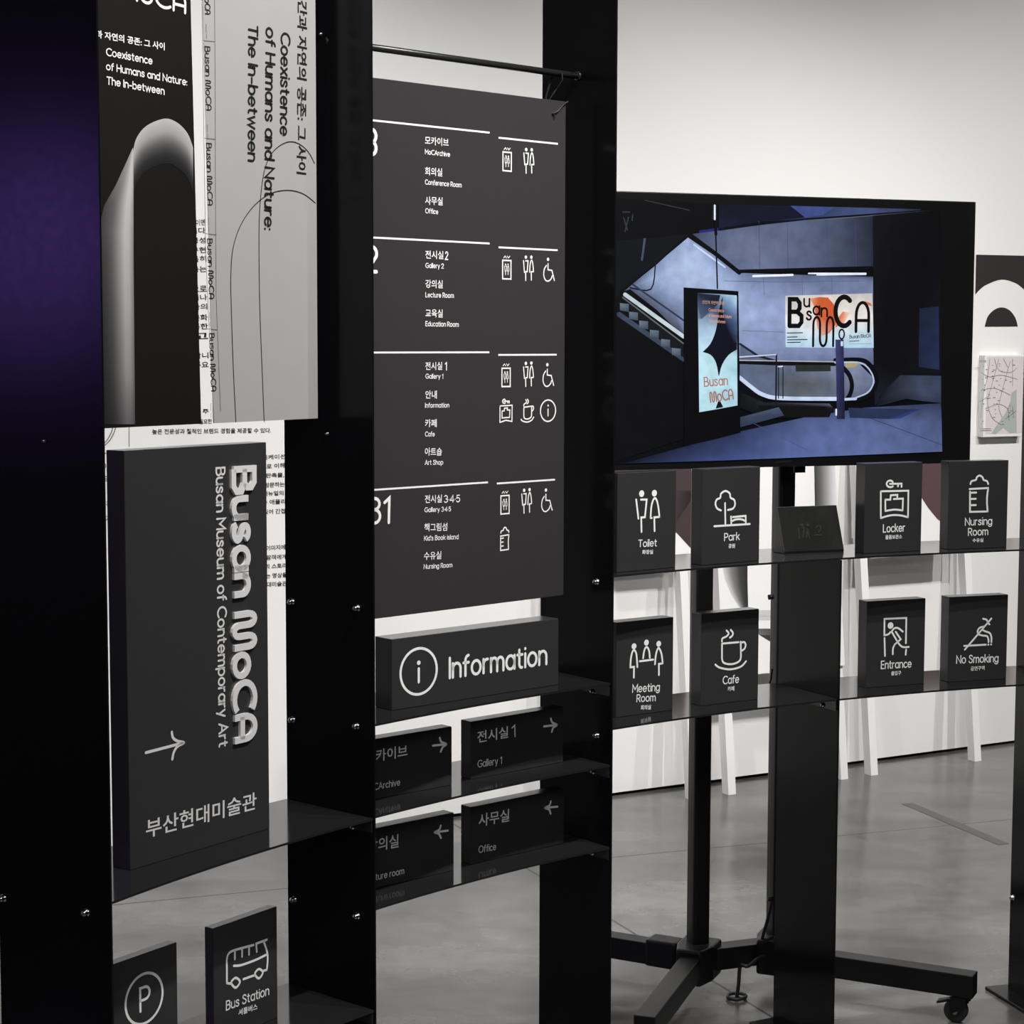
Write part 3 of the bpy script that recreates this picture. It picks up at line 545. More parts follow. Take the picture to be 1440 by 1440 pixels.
# ---------------------------------------------------------------- two long posters hanging in the first bay
a01 = arcp(.11, PH[0]); b01 = arcp(.11, PH[1]); PA = math.atan2(b01.y - a01.y, b01.x - a01.x); f = Face((a01.x, a01.y, 0), PA)
def sheet(parent, f, le_, re_, vb, vt, m, th=.0008):
    """paper sheet whose edges wander a little: le_, re_ = (bottom, top) u of its sides"""
    b = MB(); n = 8; rows = []
    for i in range(n + 1):
        s = i / n; rows.append((le_[0] + (le_[1] - le_[0]) * s, re_[0] + (re_[1] - re_[0]) * s, vb + (vt - vb) * s))
    vs = []; fs = []
    for l, r, v in rows: vs += [f.P(l, v, 0), f.P(r, v, 0), f.P(l, v, -th), f.P(r, v, -th)]
    for i in range(n):
        k = 4 * i; fs += [[k, k + 1, k + 5, k + 4], [k + 3, k + 2, k + 6, k + 7], [k + 2, k, k + 4, k + 6], [k + 1, k + 3, k + 7, k + 5]]
    fs += [[1, 0, 2, 3], [4 * n, 4 * n + 1, 4 * n + 3, 4 * n + 2]]
    b.add(vs, fs); b.build('paper', m, parent)
    b = MB(); b.tube([f.P(rows[-1][0], vt + .006, -th / 2), f.P(rows[-1][1], vt + .006, -th / 2)], .006, 8); b.build('top_batten', M['dark_metal'], parent)
    for q in (.12, .88):
        u = rows[-1][0] + (rows[-1][1] - rows[-1][0]) * q; b = MB(); b.tube([f.P(u, vt + .008, 0), f.P(u, 2.36, .012), f.P(u, 2.372, 0), f.P(u, 2.36, -.012), f.P(u, vt + .008, -.002)], .0012, 6); b.build('cord', M['cable'], parent)
vb = 1.4175; vt = 2.30
dk = f.at((283, 597))[0]; dkt = f.at((268, 0))[0]; dkt = dk + (dkt - dk) * (vt - vb) / (f.at((268, 0))[1] - vb)
t = empty('poster', f.P(.2, vb), PA, 'long dark poster with white text above a grey arch shape', 'poster', None); f.thing = t
M['darkpaper'] = mat('dark_paper', (.0085, .0065, .0068), .45, 0, .35, .1, 8)
sheet(t, f, (.06, .055), (dk, dkt), vb, vt, M['darkpaper'])
ar = MB(); f.crop(0, 0, 2.769)
def ramp(x, stops):
    for (a, ca), (b_, cb) in zip(stops, stops[1:]):
        if x <= b_: q = (x - a) / (b_ - a); q = max(0, min(1, q)); return ca + (cb - ca) * q
    return stops[-1][1]
top = smooth([(516, 600), (530, 540), (570, 490), (640, 462), (690, 478), (730, 520), (751, 575)], 5)
rows = []; nr = 14
for j in range(nr + 1):
    for p in top:
        q = j / nr; d = q * 175; y = p.y + d
        g = lin((ramp(d, [(0, 176), (50, 150), (100, 78), (140, 36), (175, 20)]),) * 3)[0]
        x = p.x if p.x > 519 else 517
        rows.append((x, min(y, 760), g))
n = len(top); ps = f.many([(r[0], r[1]) for r in rows])
ar.add([f.P(p[0], p[1], .0004) for p in ps], [[j * n + i, j * n + i + 1, (j + 1) * n + i + 1, (j + 1) * n + i] for j in range(nr) for i in range(n - 1)], None, [(r[2], r[2] * .97, r[2] * .98) for r in rows])
rows = []; ys = [575, 640, 720, 800, 900, 1000, 1150, 1300, 1450, 1560, 1652]; nc = 9
for y in ys:
    xl = ramp(y, [(575, 516), (640, 487), (720, 450), (800, 405), (900, 380), (1000, 378), (1652, 400)]); xr = ramp(y, [(575, 517), (700, 519), (1000, 519), (1652, 525)])
    for i in range(nc):
        q = i / (nc - 1); hi = ramp(y, [(575, 185), (800, 182), (1150, 165), (1450, 140), (1652, 95)]); lo = ramp(y, [(575, 150), (700, 110), (800, 60), (1000, 40), (1652, 26)])
        g = lin((lo + (hi - lo) * ramp(q, [(0, 0), (.35, .25), (.75, 1), (.95, .95), (1, .6)]),) * 3)[0]; rows.append((xl + (xr - xl) * q, y, g))
ps = f.many([(r[0], r[1]) for r in rows]); k = len(ys)
ar.add([f.P(p[0], max(p[1], vb + .001), .0006) for p in ps], [[j * nc + i, j * nc + i + 1, (j + 1) * nc + i + 1, (j + 1) * nc + i] for j in range(k - 1) for i in range(nc - 1)], None, [(r[2], r[2] * .97, r[2] * .98) for r in rows])
ar.build('printed_arch', M['print'], t, vcol=True)
b = MB(); f.crop(120, 0, 4.235)
hangul(b, f, '인간과 자연의 공존: 그 사이', (-22, 208), (471, 300), 47, .02); b.build('korean_lettering', WH, t); b = MB(); letters(b, f, 'Coexistence', (121, 328), (399, 383), 42, .18); b.build('lettering', WH, t); b = MB(); letters(b, f, 'of Humans and Nature:', (121, 413), (606, 509), 41, .18); b.build('lettering', WH, t); b = MB(); letters(b, f, 'The In-between', (124, 499), (471, 563), 42, .18); b.build('lettering', WH, t); b = MB()
letters(b, f, 'MoCA', (190, -28), (602, 80), 105, .17, .0006, W); b.build('lettering', WH, t)
# the silver one, its text running downwards
f.crop(0, 0, 1); L_ = [f.at((300, 594)), f.at((285, 0))]; R_ = [f.at((447, 597)), f.at((443.5, 0))]
ext = lambda p: p[0][0] + (p[1][0] - p[0][0]) * (vt - vb) / (p[1][1] - vb)
t = empty('poster', f.P((L_[0][0] + R_[0][0]) / 2, vb), PA, 'long silver grey poster with black text running downwards over thin arch lines', 'poster'); f.thing = t
sheet(t, f, (L_[0][0], ext(L_)), (R_[0][0], ext(R_)), vb, vt, M['silverpaper'])
b = MB(); f.crop(0, 0, 2.769)
letters(b, f, 'The In-between', (968, 92), (966, 630), 34, .19); b.build('lettering', M['black'], t); b = MB(); letters(b, f, 'of Humans and Nature:', (1036, 102), (1030, 896), 34, .19); b.build('lettering', M['black'], t); b = MB(); letters(b, f, 'Coexistence', (1095, 122), (1091, 528), 33, .19); b.build('lettering', M['black'], t); b = MB(); hangul(b, f, '인간과 자연의 공존: 그 사이', (1158, -62), (1154, 676), 38, .022); b.build('korean_lettering', M['black'], t); b = MB()
for p0, p1 in (((793, -135), (799, 55)), ((797, 178), (803, 430)), ((803, 555), (808, 800)), ((806, 928), (814, 1165)), ((814, 1297), (822, 1525))): b = MB(); letters(b, f, 'Busan MoCA', p0, p1, 19, .16, .0006, W); b.build('strip_lettering', M['black'], t)
b = MB()
pen(b, f, [(1224, 636), (1200, 592), (1165, 561), (1126, 552), (1085, 570), (1052, 605), (1030, 660), (1017, 740), (1009, 850), (1008, 1000), (1011, 1200), (1020, 1440), (1028, 1643)], .0016, sm=True)
pen(b, f, [(1227, 790), (1180, 755), (1120, 741), (1050, 755), (985, 805), (935, 880), (906, 970), (898, 1080), (900, 1200), (908, 1440), (918, 1643)], .0016, sm=True)
b.build('arch_lines', M['black'], t)
b = MB(); pen(b, f, [(835, 0), (837, 300), (838, 700), (841, 1150), (858, 1600)], .0009); pen(b, f, [(785, 0), (800, 1000), (832, 1643)], .0012)
for y, q in ((160, 0), (540, 2), (912, 4), (1282, 8)): pen(b, f, [(788 + y * .012, y - 2), (837 + q, y + 2)], .001)
for y in (95, 485, 845, 1215, 1570):
    x = 801 + y * .012; pen(b, f, [(x, y), (x, y + 30)], .0009); pen(b, f, [(x + 1, y + 38), (x + 1, y + 55)], .0009)
b.build('strip_lines', M['greyline'], t)

# ---------------------------------------------------------------- the long white wall: printed text, arches, map
def printed(name, label, cat, mb, m, base): return tag(mb.build(name, m, None, base), label, cat)
f = WF; b = MB(); f.crop(140, 580, 5.143)
hangul(b, f, '높은 전문성과 질적인 브랜드 경험을 제공할 수 있다.', (380, 158), (1240, 148), 38, .018, .0008)
for s, p0, p1 in (('퍼블리케이션', (1085, 350), (1345, 335)), ('으로 이해', (1165, 412), (1340, 400)), ('의 판촉물,', (1145, 478), (1335, 470)), ('방문하는', (1195, 545), (1338, 536)), ('매뉴얼의', (1180, 606), (1330, 600)), ('수 애플리케', (1175, 668), (1385, 660)), ('있어 간접', (1185, 738), (1342, 730)),
                  ('이미지에', (1205, 1000), (1343, 990)), ('관람객에게', (1165, 1070), (1352, 1060)), ('의 스토리', (1195, 1132), (1352, 1124)), ('는 영상을', (1200, 1200), (1355, 1192)), ('현대미술관', (1170, 1265), (1355, 1254))): hangul(b, f, s, p0, p1, 36, .018, .0008)
for s, p0, p1 in (('이를', (28, 412), (105, 406)), ('드러', (30, 505), (105, 498)), ('인', (55, 600), (90, 598)), ('각', (48, 688), (88, 685)), ('계', (46, 790), (84, 788))): hangul(b, f, s, p0, p1, 46, .018, .0008)
f.crop(0, 0, 2.769)
for i, (s, y) in enumerate((('아이덴', 880), ('니다', 912), ('정성', 950), ('구현', 988), ('특히', 1022), ('하는', 1062), ('으로', 1138), ('이나', 1172), ('다의', 1208), ('문화', 1250), ('통한', 1285), ('고', 1322), ('합니', 1398), ('주요', 1435))): hangul(b, f, s, (742 + i, y), (800 + i, y - 3), 24, .018, .0008)
f.crop(140, 580, 5.143); hangul(b, f, '주', (745, 10), (790, 9), 34, .018, .0008); hangul(b, f, '필요한', (722, 84), (812, 82), 36, .018, .0008)
printed('wall_text', 'small black printed text on the white wall behind the first shelf bay', 'wall text', b, M['black'], WF.P(-.6, 1.2))
b = MB()
pen(b, f, [(213, 100), (213, 246)], .0022, .0008); pen(b, f, [(20, 295), (80, 294)], .0022, .0008)
for k in (0, 20): pen(b, f, [(97 + k, 100), (88 + k, 135), (72 + k, 170), (50 + k, 205), (20 + k, 236)], .003, .0008, sm=True)
printed('wall_diagram', 'thin grey line diagram printed on the white wall beside the dark poster', 'diagram', b, M['greyline'], WF.P(-.9, 1.3))
b = MB(); f.crop(1200, 300, 3.13)
px = [(540, 182), (770, 187), (768, 360)] + [(q.x, q.y) for q in smooth([(768, 352), (748, 332), (712, 306), (652, 291), (590, 312), (560, 332), (536, 358)], 4)]
p = f.many(px); put(b, f, (p, [list(range(len(p)))]), .0012)
px = [(578, 499)] + [(q.x, q.y) for q in smooth([(578, 498), (590, 456), (616, 427), (650, 414), (686, 426), (712, 460), (723, 498)], 4)]
p = f.many(px); put(b, f, (p, [list(range(len(p)))]), .0012)
printed('wall_decal', 'dark brown arch decal with half circle on the wall right of the screen', 'decal', b, M['brown'], WF.P(2, 1.6))
# framed map
p0 = f.at((546, 984)); p1 = f.at((722, 982)); ptop = f.at((640, 624))[1]; pl = p0[1]
t = empty('map_board', WF.P((p0[0] + p1[0]) / 2, pl), WANG, 'pale pink map print on a shallow white board below the brown arch decal', 'map')
b = MB(); b.prism([f.P(p0[0], pl, .03), f.P(p1[0], pl, .03), f.P(p1[0], pl, .001), f.P(p0[0], pl, .001)], (0, 0, ptop - pl)); b.build('board', M['easel'], t, bevel=.001)
g = Face(WF.P(0, 0, .03), WANG).crop(1200, 300, 3.13); b = MB(); i_ = .012
put(b, g, ([Vector((p0[0] + i_, pl + i_)), Vector((p1[0] - .006, pl + i_)), Vector((p1[0] - .006, ptop - .006)), Vector((p0[0] + i_, ptop - .006))], [[0, 1, 2, 3]]), .0006); b.build('paper', M['pink'], t)
b = MB(); fill(b, g, [(718, 775), (718, 965), (690, 968), (660, 945), (625, 972), (608, 968), (622, 945), (668, 880), (690, 830), (695, 790)], .001)
b.build('sea', M['green'], t)
b = MB()
for ln in ([(560, 700), (600, 720), (650, 712), (720, 730)], [(600, 640), (590, 720), (570, 800), (560, 900)], [(640, 640), (610, 750), (590, 830), (610, 900), (650, 930)], [(690, 650), (660, 760), (640, 850), (655, 900)], [(560, 780), (620, 770), (690, 800)], [(580, 860), (640, 840), (680, 860)], [(620, 640), (640, 690), (690, 700), (720, 680)], [(660, 640), (680, 680)], [(556, 830), (600, 800)], [(700, 640), (700, 760)]): pen(b, g, ln, .0016, .0014, sm=True)
random.seed(7)
for _ in range(46):
    x, y = random.uniform(562, 705), random.uniform(655, 930); pen(b, g, [(x, y), (x + random.uniform(3, 9), y + random.uniform(-1, 1))], .0024, .0014)
for y in (648, 654, 948, 956): pen(b, g, [(556, y), (584 if y < 700 else 605, y)], .002, .0014)
for ln in ([(670, 905), (715, 870)], [(680, 860), (685, 910)], [(700, 850), (704, 900)]): pen(b, g, ln, .0022, .0014)
b.build('map_lines', M['greyline'], t)

# ---------------------------------------------------------------- white easels with posters, leaning on the wall
LEAN = .105; EF = Face(WF.P(0, 0, .175), WANG, LEAN)
legs = [.335, .823, .978, 1.469, 1.606, 2.10]
for i in range(3):
    ua, ub = legs[2 * i], legs[2 * i + 1]
    t = empty('easel', WF.P((ua + ub) / 2, 0, .16), WANG, ['white wooden easel leaning on the wall behind the Meeting Room sign', 'white wooden easel leaning on the wall behind the television stand', 'white wooden easel leaning on the wall behind the Entrance sign'][i], 'easel', 'white easels along the wall')
    for u in (ua, ub):
        b = MB(); q = [EF.P(u - .016, 0, 0), EF.P(u + .016, 0, 0), EF.P(u + .016, .006, -.036), EF.P(u - .016, .006, -.036)]
        for k in q: k.z = 0
        b.prism(q, EF.V * 1.36); b.build('leg', M['easel'], t)
    for v in (.87, 1.3):
        b = MB(); b.prism([EF.P(ua + .016, v, -.004), EF.P(ub - .016, v, -.004), EF.P(ub - .016, v, -.03), EF.P(ua + .016, v, -.03)], EF.V * .035); b.build('crossbar', M['easel'], t)
def wall_poster(label, xl, xr, yb, vtop, art):
    u0 = EF.at((xl, yb))[0]; u1 = EF.at((xr, yb))[0]; v0 = EF.at(((xl + xr) / 2, yb))[1]
    t = empty('poster', EF.P((u0 + u1) / 2, v0), WANG, label, 'poster'); t.location = EF.P((u0 + u1) / 2, v0, .006)
    b = MB(); b.prism([EF.P(u0, v0, .010), EF.P(u1, v0, .010), EF.P(u1, v0, .001), EF.P(u0, v0, .001)], EF.V * (vtop - v0)); b.build('panel', M['paper'], t)
    g = Face(EF.P(0, 0, .010), WANG, LEAN); b = MB()
    for cols, ys in art:                    # ys: list of (y, xl, xr); cols: greys across
        vs = []; cc = []
        for y, a, c in ys:
            for k, gr in enumerate(cols):
                p = g.at((a + (c - a) * k / (len(cols) - 1), y)); vs.append(g.P(max(u0, min(u1, p[0])), max(v0 + .001, min(vtop - .001, p[1])), .0006)); cc.append(lin(gr if not isinstance(gr, int) else (gr, gr, gr)))
        n = len(cols); b.add(vs, [[j * n + i, j * n + i + 1, (j + 1) * n + i + 1, (j + 1) * n + i] for j in range(len(ys) - 1) for i in range(n - 1)], None, cc)
    b.build('printed_shape', M['print'], t, vcol=True)
EF.crop(0, 0, 1); BR_ = (62, 48, 52)
wall_poster('white poster with dark arch on an easel behind the Toilet sign', 850, 976, 788, 1.42, [([BR_] * 2, [(560, 851, 975.5), (700, 851, 975.5), (735, 851, 951), (749, 851, 951)]), ([BR_] * 2, [(690, 951, 975.5), (749, 951, 975.5), (774, 974, 975.5)])])
wall_poster('white poster with grey ribbon shapes on an easel behind the television stand', 1014.5, 1186, 944, 1.42, [([205, 120, 60, 38], [(640, 1010, 1051), (795, 1015, 1051), (815, 1020, 1051), (835, 1028, 1051.5), (858, 1042, 1052)]), ([52, 95, 150, 200, 222], [(600, 1144, 1180), (720, 1146, 1180), (790, 1150, 1182)]),
            ([205, 195, 190], [(858, 1056, 1100), (872, 1056, 1100)]), ([205, 195, 190], [(866, 1058, 1110), (867, 1058, 1110)]), ([110, 70, 60], [(884, 1060, 1110), (893, 1068, 1110)]), ([60, 45, 40], [(893, 1068, 1110), (904, 1086, 1110)])])
wall_poster('white poster with dark purple arch on an easel behind the Locker sign', 1222, 1345, 781, 1.42, [([(84, 62, 68)] * 2, [(560, 1222.5, 1344.5), (640, 1222.5, 1344.5), (700, 1296, 1344.5), (714, 1305, 1344.5), (730, 1318, 1344.5), (742, 1334, 1344.5)])])

# ---------------------------------------------------------------- television and its rolling stand
TA = math.radians(19.5); q = ray(1101, 465); TP = EYE + q * (4.43 / q.y); f = Face((TP.x, TP.y, 0), TA)
ur = f.at((1368.5, 465))[0]; ul = ur - 1.075; vb = f.at((1101, 656.5))[1]; vt = f.at((1101, 275.5))[1]
t = empty('television', f.P((ul + ur) / 2, vb, -.02), TA, 'large black flat screen television showing an escalator hall photo', 'television'); f.thing = t
b = MB(); b.prism([f.P(ul, vb, 0), f.P(ur, vb, 0), f.P(ur, vb, -.028), f.P(ul, vb, -.028)], (0, 0, vt - vb)); b.build('frame', M['tv'], t, bevel=.002)
b = MB(); b.prism([f.P(ul + .15, vb + .06, -.028), f.P(ur - .15, vb + .06, -.028), f.P(ur - .2, vb + .1, -.055), f.P(ul + .2, vb + .1, -.055)], (0, 0, .36)); b.build('rear_housing', M['tv'], t, bevel=.004)
b = MB(); f.crop(0, 0, 1); fill(b, f, [(1090, 648.6), (1114, 647.6), (1114, 649.8), (1090, 650.8)], .0006); b.build('maker_badge', M['chrome'], t)
sc = MB(); LAY = [0]; f.crop(840, 240, 2.4)
def pic(px, col, sm=False):
    LAY[0] += 1; p = f.many(px); cols = [lin(c) for c in col] if isinstance(col[0], tuple) else lin(col)
    if sm: p = smooth(p, 4, True)
    sc.add([f.P(a[0], a[1], .0006 + LAY[0] * .00004) for a in p], [list(range(len(p)))], None, cols)
def line(px, wd, col, sm=False, closed=False):
    LAY[0] += 1; p = f.many(px); p = smooth(p, 4, closed) if sm else p; put(sc, f, strip(p, wd, closed), .0006 + LAY[0] * .00004, None, lin(col))
def grid(rows, cols):                       # rows of points with a colour each
    LAY[0] += 1; n = len(rows[0]); vs = []; cc = []
    for r, c in zip(rows, cols):
        for p, k in zip(r, c): k = tuple(x * .80 + .20 * sum(k) / 3 for x in k); q = f.at(p); vs.append(f.P(q[0], q[1], .0006 + LAY[0] * .00004)); cc.append(lin(k))
    sc.add(vs, [[j * n + i, j * n + i + 1, (j + 1) * n + i + 1, (j + 1) * n + i] for j in range(len(rows) - 1) for i in range(n - 1)], None, cc)
def wr(s, p0, p1, cap, wt, col, font=W):
    LAY[0] += 1; letters(sc, f, s, p0, p1, cap, wt, .0006 + LAY[0] * .00004, font, None, lin(col))
pic([(50, 92), (390, 112), (1156, 130), (1162, 948), (700, 966), (50, 992)], (5, 6, 11))
grid([[(310, 215), (480, 192), (700, 165), (930, 152), (1010, 150)], [(390, 285), (490, 270), (700, 255), (930, 245), (1010, 245)], [(470, 345), (560, 340), (700, 335), (930, 330), (1010, 330)]],
     [[(60, 72, 105), (92, 104, 140), (84, 96, 132), (30, 36, 55), (10, 11, 18)], [(90, 104, 140), (104, 116, 154), (84, 96, 130), (34, 40, 60), (10, 11, 18)], [(80, 95, 135), (100, 114, 152), (80, 92, 128), (36, 44, 66), (10, 11, 18)]])
grid([[(410, 113), (620, 118), (900, 125), (1090, 130)], [(410, 195), (560, 172), (900, 150), (1090, 138)]], [[(14, 16, 30), (20, 22, 48), (60, 76, 130), (30, 38, 70)], [(20, 26, 60), (16, 18, 40), (60, 78, 132), (36, 44, 80)]])
pic([(630, 118), (800, 123), (760, 150), (700, 160)], (60, 76, 130)); pic([(600, 117), (650, 118), (700, 158), (560, 172), (480, 185)], (17, 18, 40))
grid([[(80, 410), (190, 320), (300, 222), (400, 290), (480, 345), (700, 352), (930, 358)], [(110, 400), (200, 360), (300, 330), (400, 360), (500, 380), (700, 380), (930, 375)], [(200, 470), (250, 460), (300, 450), (400, 460), (520, 470), (700, 470), (930, 470)], [(290, 560), (300, 570), (310, 580), (400, 600), (520, 600), (700, 600), (930, 600)], [(300, 640), (310, 640), (320, 640), (400, 650), (520, 655), (700, 655), (935, 655)]],
     [[(52, 60, 84), (110, 132, 180), (150, 172, 220), (120, 140, 188), (100, 116, 158), (86, 98, 136), (70, 82, 120)], [(70, 82, 112), (150, 176, 224), (172, 198, 240), (160, 184, 228), (128, 146, 194), (104, 116, 158), (110, 124, 168)],
      [(84, 92, 120), (110, 126, 166), (140, 160, 205), (140, 160, 205), (150, 170, 220), (138, 154, 205), (120, 134, 180)], [(60, 66, 88), (70, 80, 110), (90, 104, 140), (110, 126, 170), (130, 148, 198), (126, 140, 190), (104, 116, 160)], [(40, 46, 64), (50, 60, 84), (70, 82, 112), (90, 104, 144), (108, 122, 168), (104, 118, 162), (86, 98, 138)]])
for x in (545, 640, 775, 870): line([(x, 170), (x + 3, 330)], .0012, (66, 76, 108))
for x in (560, 690, 790): line([(x, 360), (x + 2, 420)], .0012, (84, 96, 136))
line([(430, 372), (620, 376), (900, 372)], .0012, (80, 94, 136)); line([(490, 540), (630, 545)], .0012, (96, 110, 154))
pic([(50, 235), (290, 215), (330, 205), (80, 415), (50, 440)], (14, 16, 22)); line([(160, 225), (150, 300)], .005, (70, 82, 104)); line([(75, 412), (195, 318), (300, 222)], .003, (4, 5, 8))
pic([(50, 92), (400, 112), (400, 196), (310, 214), (50, 238)], (5, 6, 11)); line([(345, 206), (405, 197)], .005, (40, 36, 120))
line([(195, 318), (180, 400), (110, 395)], .003, (8, 9, 16), True); line([(120, 385), (290, 505)], .004, (44, 54, 78))
line([(310, 216), (400, 282), (478, 344)], .010, (7, 8, 14)); line([(478, 340), (700, 334), (925, 328)], .008, (6, 7, 12)); line([(325, 250), (430, 326)], .004, (196, 214, 240))
line([(525, 356), (658, 352)], .005, (240, 246, 255)); line([(712, 347), (905, 347)], .0035, (232, 240, 255)); line([(740, 352), (905, 350)], .003, (220, 230, 250))
line([(410, 200), (540, 182), (700, 164), (1152, 132)], .004, (8, 9, 18)); line([(700, 170), (1150, 134)], .0018, (92, 98, 112))
line([(160, 100), (310, 134)], .0014, (62, 64, 68));  # reflected lights drawn into the screen as a faint line
for p0, p1 in (((85, 140), (108, 140)), ((88, 160), (100, 200)), ((104, 158), (92, 205)), ((118, 150), (116, 168))): line([p0, p1], .003, (52, 56, 62))  # a sign's reflection, drawn into the screen colours as grey strokes
pic([(50, 445), (80, 420), (290, 560), (290, 905), (50, 985)], (7, 8, 12))
line([(72, 485), (180, 560), (290, 636)], .011, (58, 70, 88))
pic([(104, 450), (112, 470), (140, 505), (172, 535), (210, 565), (250, 600), (290, 632), (290, 588), (110, 440)], (20, 22, 28))
for i, (x, y) in enumerate(((75, 447), (106, 476), (140, 506), (176, 537), (214, 568), (250, 598))): pic([(x, y), (x + 30, y + 3), (x + 30, y + 30), (x, y + 24)], [(112, 126, 140), (90, 104, 120), (58, 70, 86), (72, 84, 100)])
line([(80, 404), (290, 556)], .007, (10, 11, 16)); line([(92, 418), (290, 560)], .009, (198, 212, 220)); line([(84, 428), (290, 584)], .003, (96, 104, 110))
grid([[(80, 990), (480, 880), (700, 832), (900, 800), (1158, 785)], [(85, 988), (500, 940), (720, 900), (920, 860), (1160, 840)], [(90, 988), (420, 978), (720, 966), (940, 957), (1162, 948)]],
     [[(14, 18, 36), (40, 50, 92), (66, 82, 136), (60, 74, 118), (42, 52, 84)], [(10, 12, 24), (54, 70, 126), (84, 104, 168), (82, 100, 158), (66, 80, 126)], [(16, 22, 46), (52, 72, 136), (82, 106, 172), (84, 104, 164), (78, 94, 146)]])
line([(905, 830), (1040, 880), (1160, 925)], .0016, (52, 62, 108)); line([(520, 850), (700, 940)], .0012, (66, 80, 132))
pic([(845, 800), (1075, 805), (985, 838), (850, 834)], (40, 50, 78)); pic([(985, 838), (1075, 805), (1100, 800), (1020, 836)], (44, 56, 120))
pic([(928, 152), (1156, 132), (1158, 690), (1020, 690), (935, 795), (930, 640)], [(16, 17, 22), (6, 6, 9), (16, 18, 26), (12, 12, 15), (26, 30, 42), (12, 12, 15)])
pic([(1085, 465), (1150, 458), (1152, 672), (1082, 662)], [(24, 32, 52), (30, 40, 66), (36, 46, 78), (30, 38, 62)]); line([(1020, 682), (1158, 686)], .003, (10, 11, 18))
grid([[(950, 760), (1020, 690), (1090, 691), (1158, 692)], [(945, 780), (1030, 738), (1090, 738), (1158, 738)], [(940, 796), (1040, 770), (1100, 778), (1158, 784)]], [[(14, 15, 20), (38, 44, 58), (54, 64, 92), (50, 60, 88)], [(18, 20, 26), (46, 54, 74), (60, 70, 100), (54, 64, 94)], [(24, 26, 34), (36, 42, 58), (46, 54, 80), (44, 52, 78)]])
# escalator at the right
grid([[(600, 655), (700, 655), (880, 650), (930, 700)], [(600, 715), (700, 715), (880, 710), (936, 712)], [(600, 765), (700, 768), (860, 768), (915, 755)]], [[(92, 106, 136), (104, 116, 150), (130, 142, 180), (110, 124, 164)], [(80, 90, 106), (82, 90, 96), (112, 122, 150), (96, 110, 150)], [(84, 94, 110), (94, 104, 110), (92, 104, 134), (80, 94, 134)]])
pic([(480, 590), (600, 650), (600, 765), (540, 745), (478, 690)], (92, 104, 128)); line([(480, 585), (540, 625), (610, 645)], .005, (30, 34, 46))
line([(478, 645), (610, 650), (800, 652)], .010, (10, 11, 16)); line([(800, 640), (880, 638), (915, 652), (938, 690), (938, 725), (915, 758), (870, 775)], .010, (9, 10, 15), True); line([(800, 648), (876, 647), (908, 662), (928, 694), (928, 722), (908, 750), (865, 768)], .0035, (180, 194, 220), True)
line([(478, 640), (800, 645)], .0025, (176, 180, 186))
line([(826, 664), (848, 690), (857, 725), (848, 760), (822, 788)], .011, (10, 11, 16), True)
pic([(836, 650), (882, 648), (866, 664), (836, 664)], (168, 158, 104)); pic([(666, 656), (785, 656), (785, 677), (668, 678)], (44, 46, 46))
line([(478, 698), (515, 728), (555, 755), (620, 768), (810, 770)], .009, (196, 210, 238), True); line([(820, 772), (870, 770)], .006, (190, 204, 236))
pic([(478, 745), (560, 782), (780, 786), (795, 800), (780, 832), (560, 832), (478, 800)], [(14, 15, 20), (30, 32, 38), (84, 92, 110), (20, 22, 28), (10, 11, 16), (10, 11, 16), (12, 13, 18)]); pic([(540, 792), (772, 796), (778, 832), (560, 834)], (14, 13, 15))
pic([(480, 832), (610, 798), (628, 826), (480, 866)], [(56, 68, 88), (78, 90, 116), (54, 62, 84), (44, 54, 74)])
line([(478, 630), (602, 622), (600, 792)], .004, (20, 22, 34)); line([(478, 629), (600, 621)], .003, (206, 216, 232)); line([(608, 662), (622, 660)], .003, (206, 216, 232)); line([(609, 664), (609, 768)], .0026, (24, 27, 42)); line([(624, 664), (624, 768)], .0026, (24, 27, 42))
# wall poster inside the picture
grid([[(632, 422), (720, 420), (830, 417), (925, 414)], [(632, 500), (720, 500), (830, 500), (928, 500)], [(633, 545), (720, 545), (830, 545), (929, 545)], [(633, 596), (720, 597), (830, 598), (930, 598)]],
     [[(200, 196, 196), (214, 206, 200), (214, 204, 196), (196, 192, 190)], [(232, 232, 232), (232, 222, 214), (236, 228, 220), (226, 224, 220)], [(196, 220, 232), (206, 220, 230), (196, 222, 234), (190, 214, 226)], [(170, 212, 236), (168, 212, 238), (168, 212, 236), (162, 206, 230)]])
pic([(715, 432), (745, 427), (775, 428), (795, 450), (806, 490), (802, 520), (780, 548), (755, 558), (740, 530), (735, 490), (728, 455)], [(226, 160, 120), (206, 96, 50), (196, 84, 44), (204, 88, 46), (214, 96, 52), (210, 92, 50), (204, 84, 44), (232, 180, 160), (224, 140, 110), (206, 98, 56), (216, 130, 90)])
pic([(800, 530), (830, 515), (850, 480), (826, 475), (808, 500)], [(214, 100, 60), (230, 170, 140), (236, 214, 200), (220, 130, 96), (210, 96, 54)]); pic([(898, 440), (918, 446), (926, 458), (905, 452)], (214, 110, 76))
K = (10, 9, 12)
for s, p0, p1, cap, wt in (('B', (640, 524), (692, 524), 90, .17), ('u', (692, 459), (716, 459), 38, .17), ('s', (701, 503), (722, 503), 40, .17), ('a', (723, 486), (750, 486), 40, .17), ('n', (750, 492), (776, 492), 40, .17), ('M', (722, 592), (796, 592), 98, .085), ('o', (811, 568), (832, 568), 46, .12), ('C', (795, 524), (852, 524), 98, .17), ('A', (866, 543), (916, 543), 98, .11)): wr(s, p0, p1, cap, wt, K)
for y, x1 in ((548, 690), (562, 672), (571, 705), (580, 682)): line([(638, y), (x1, y - 1)], .0022, (40, 46, 60))
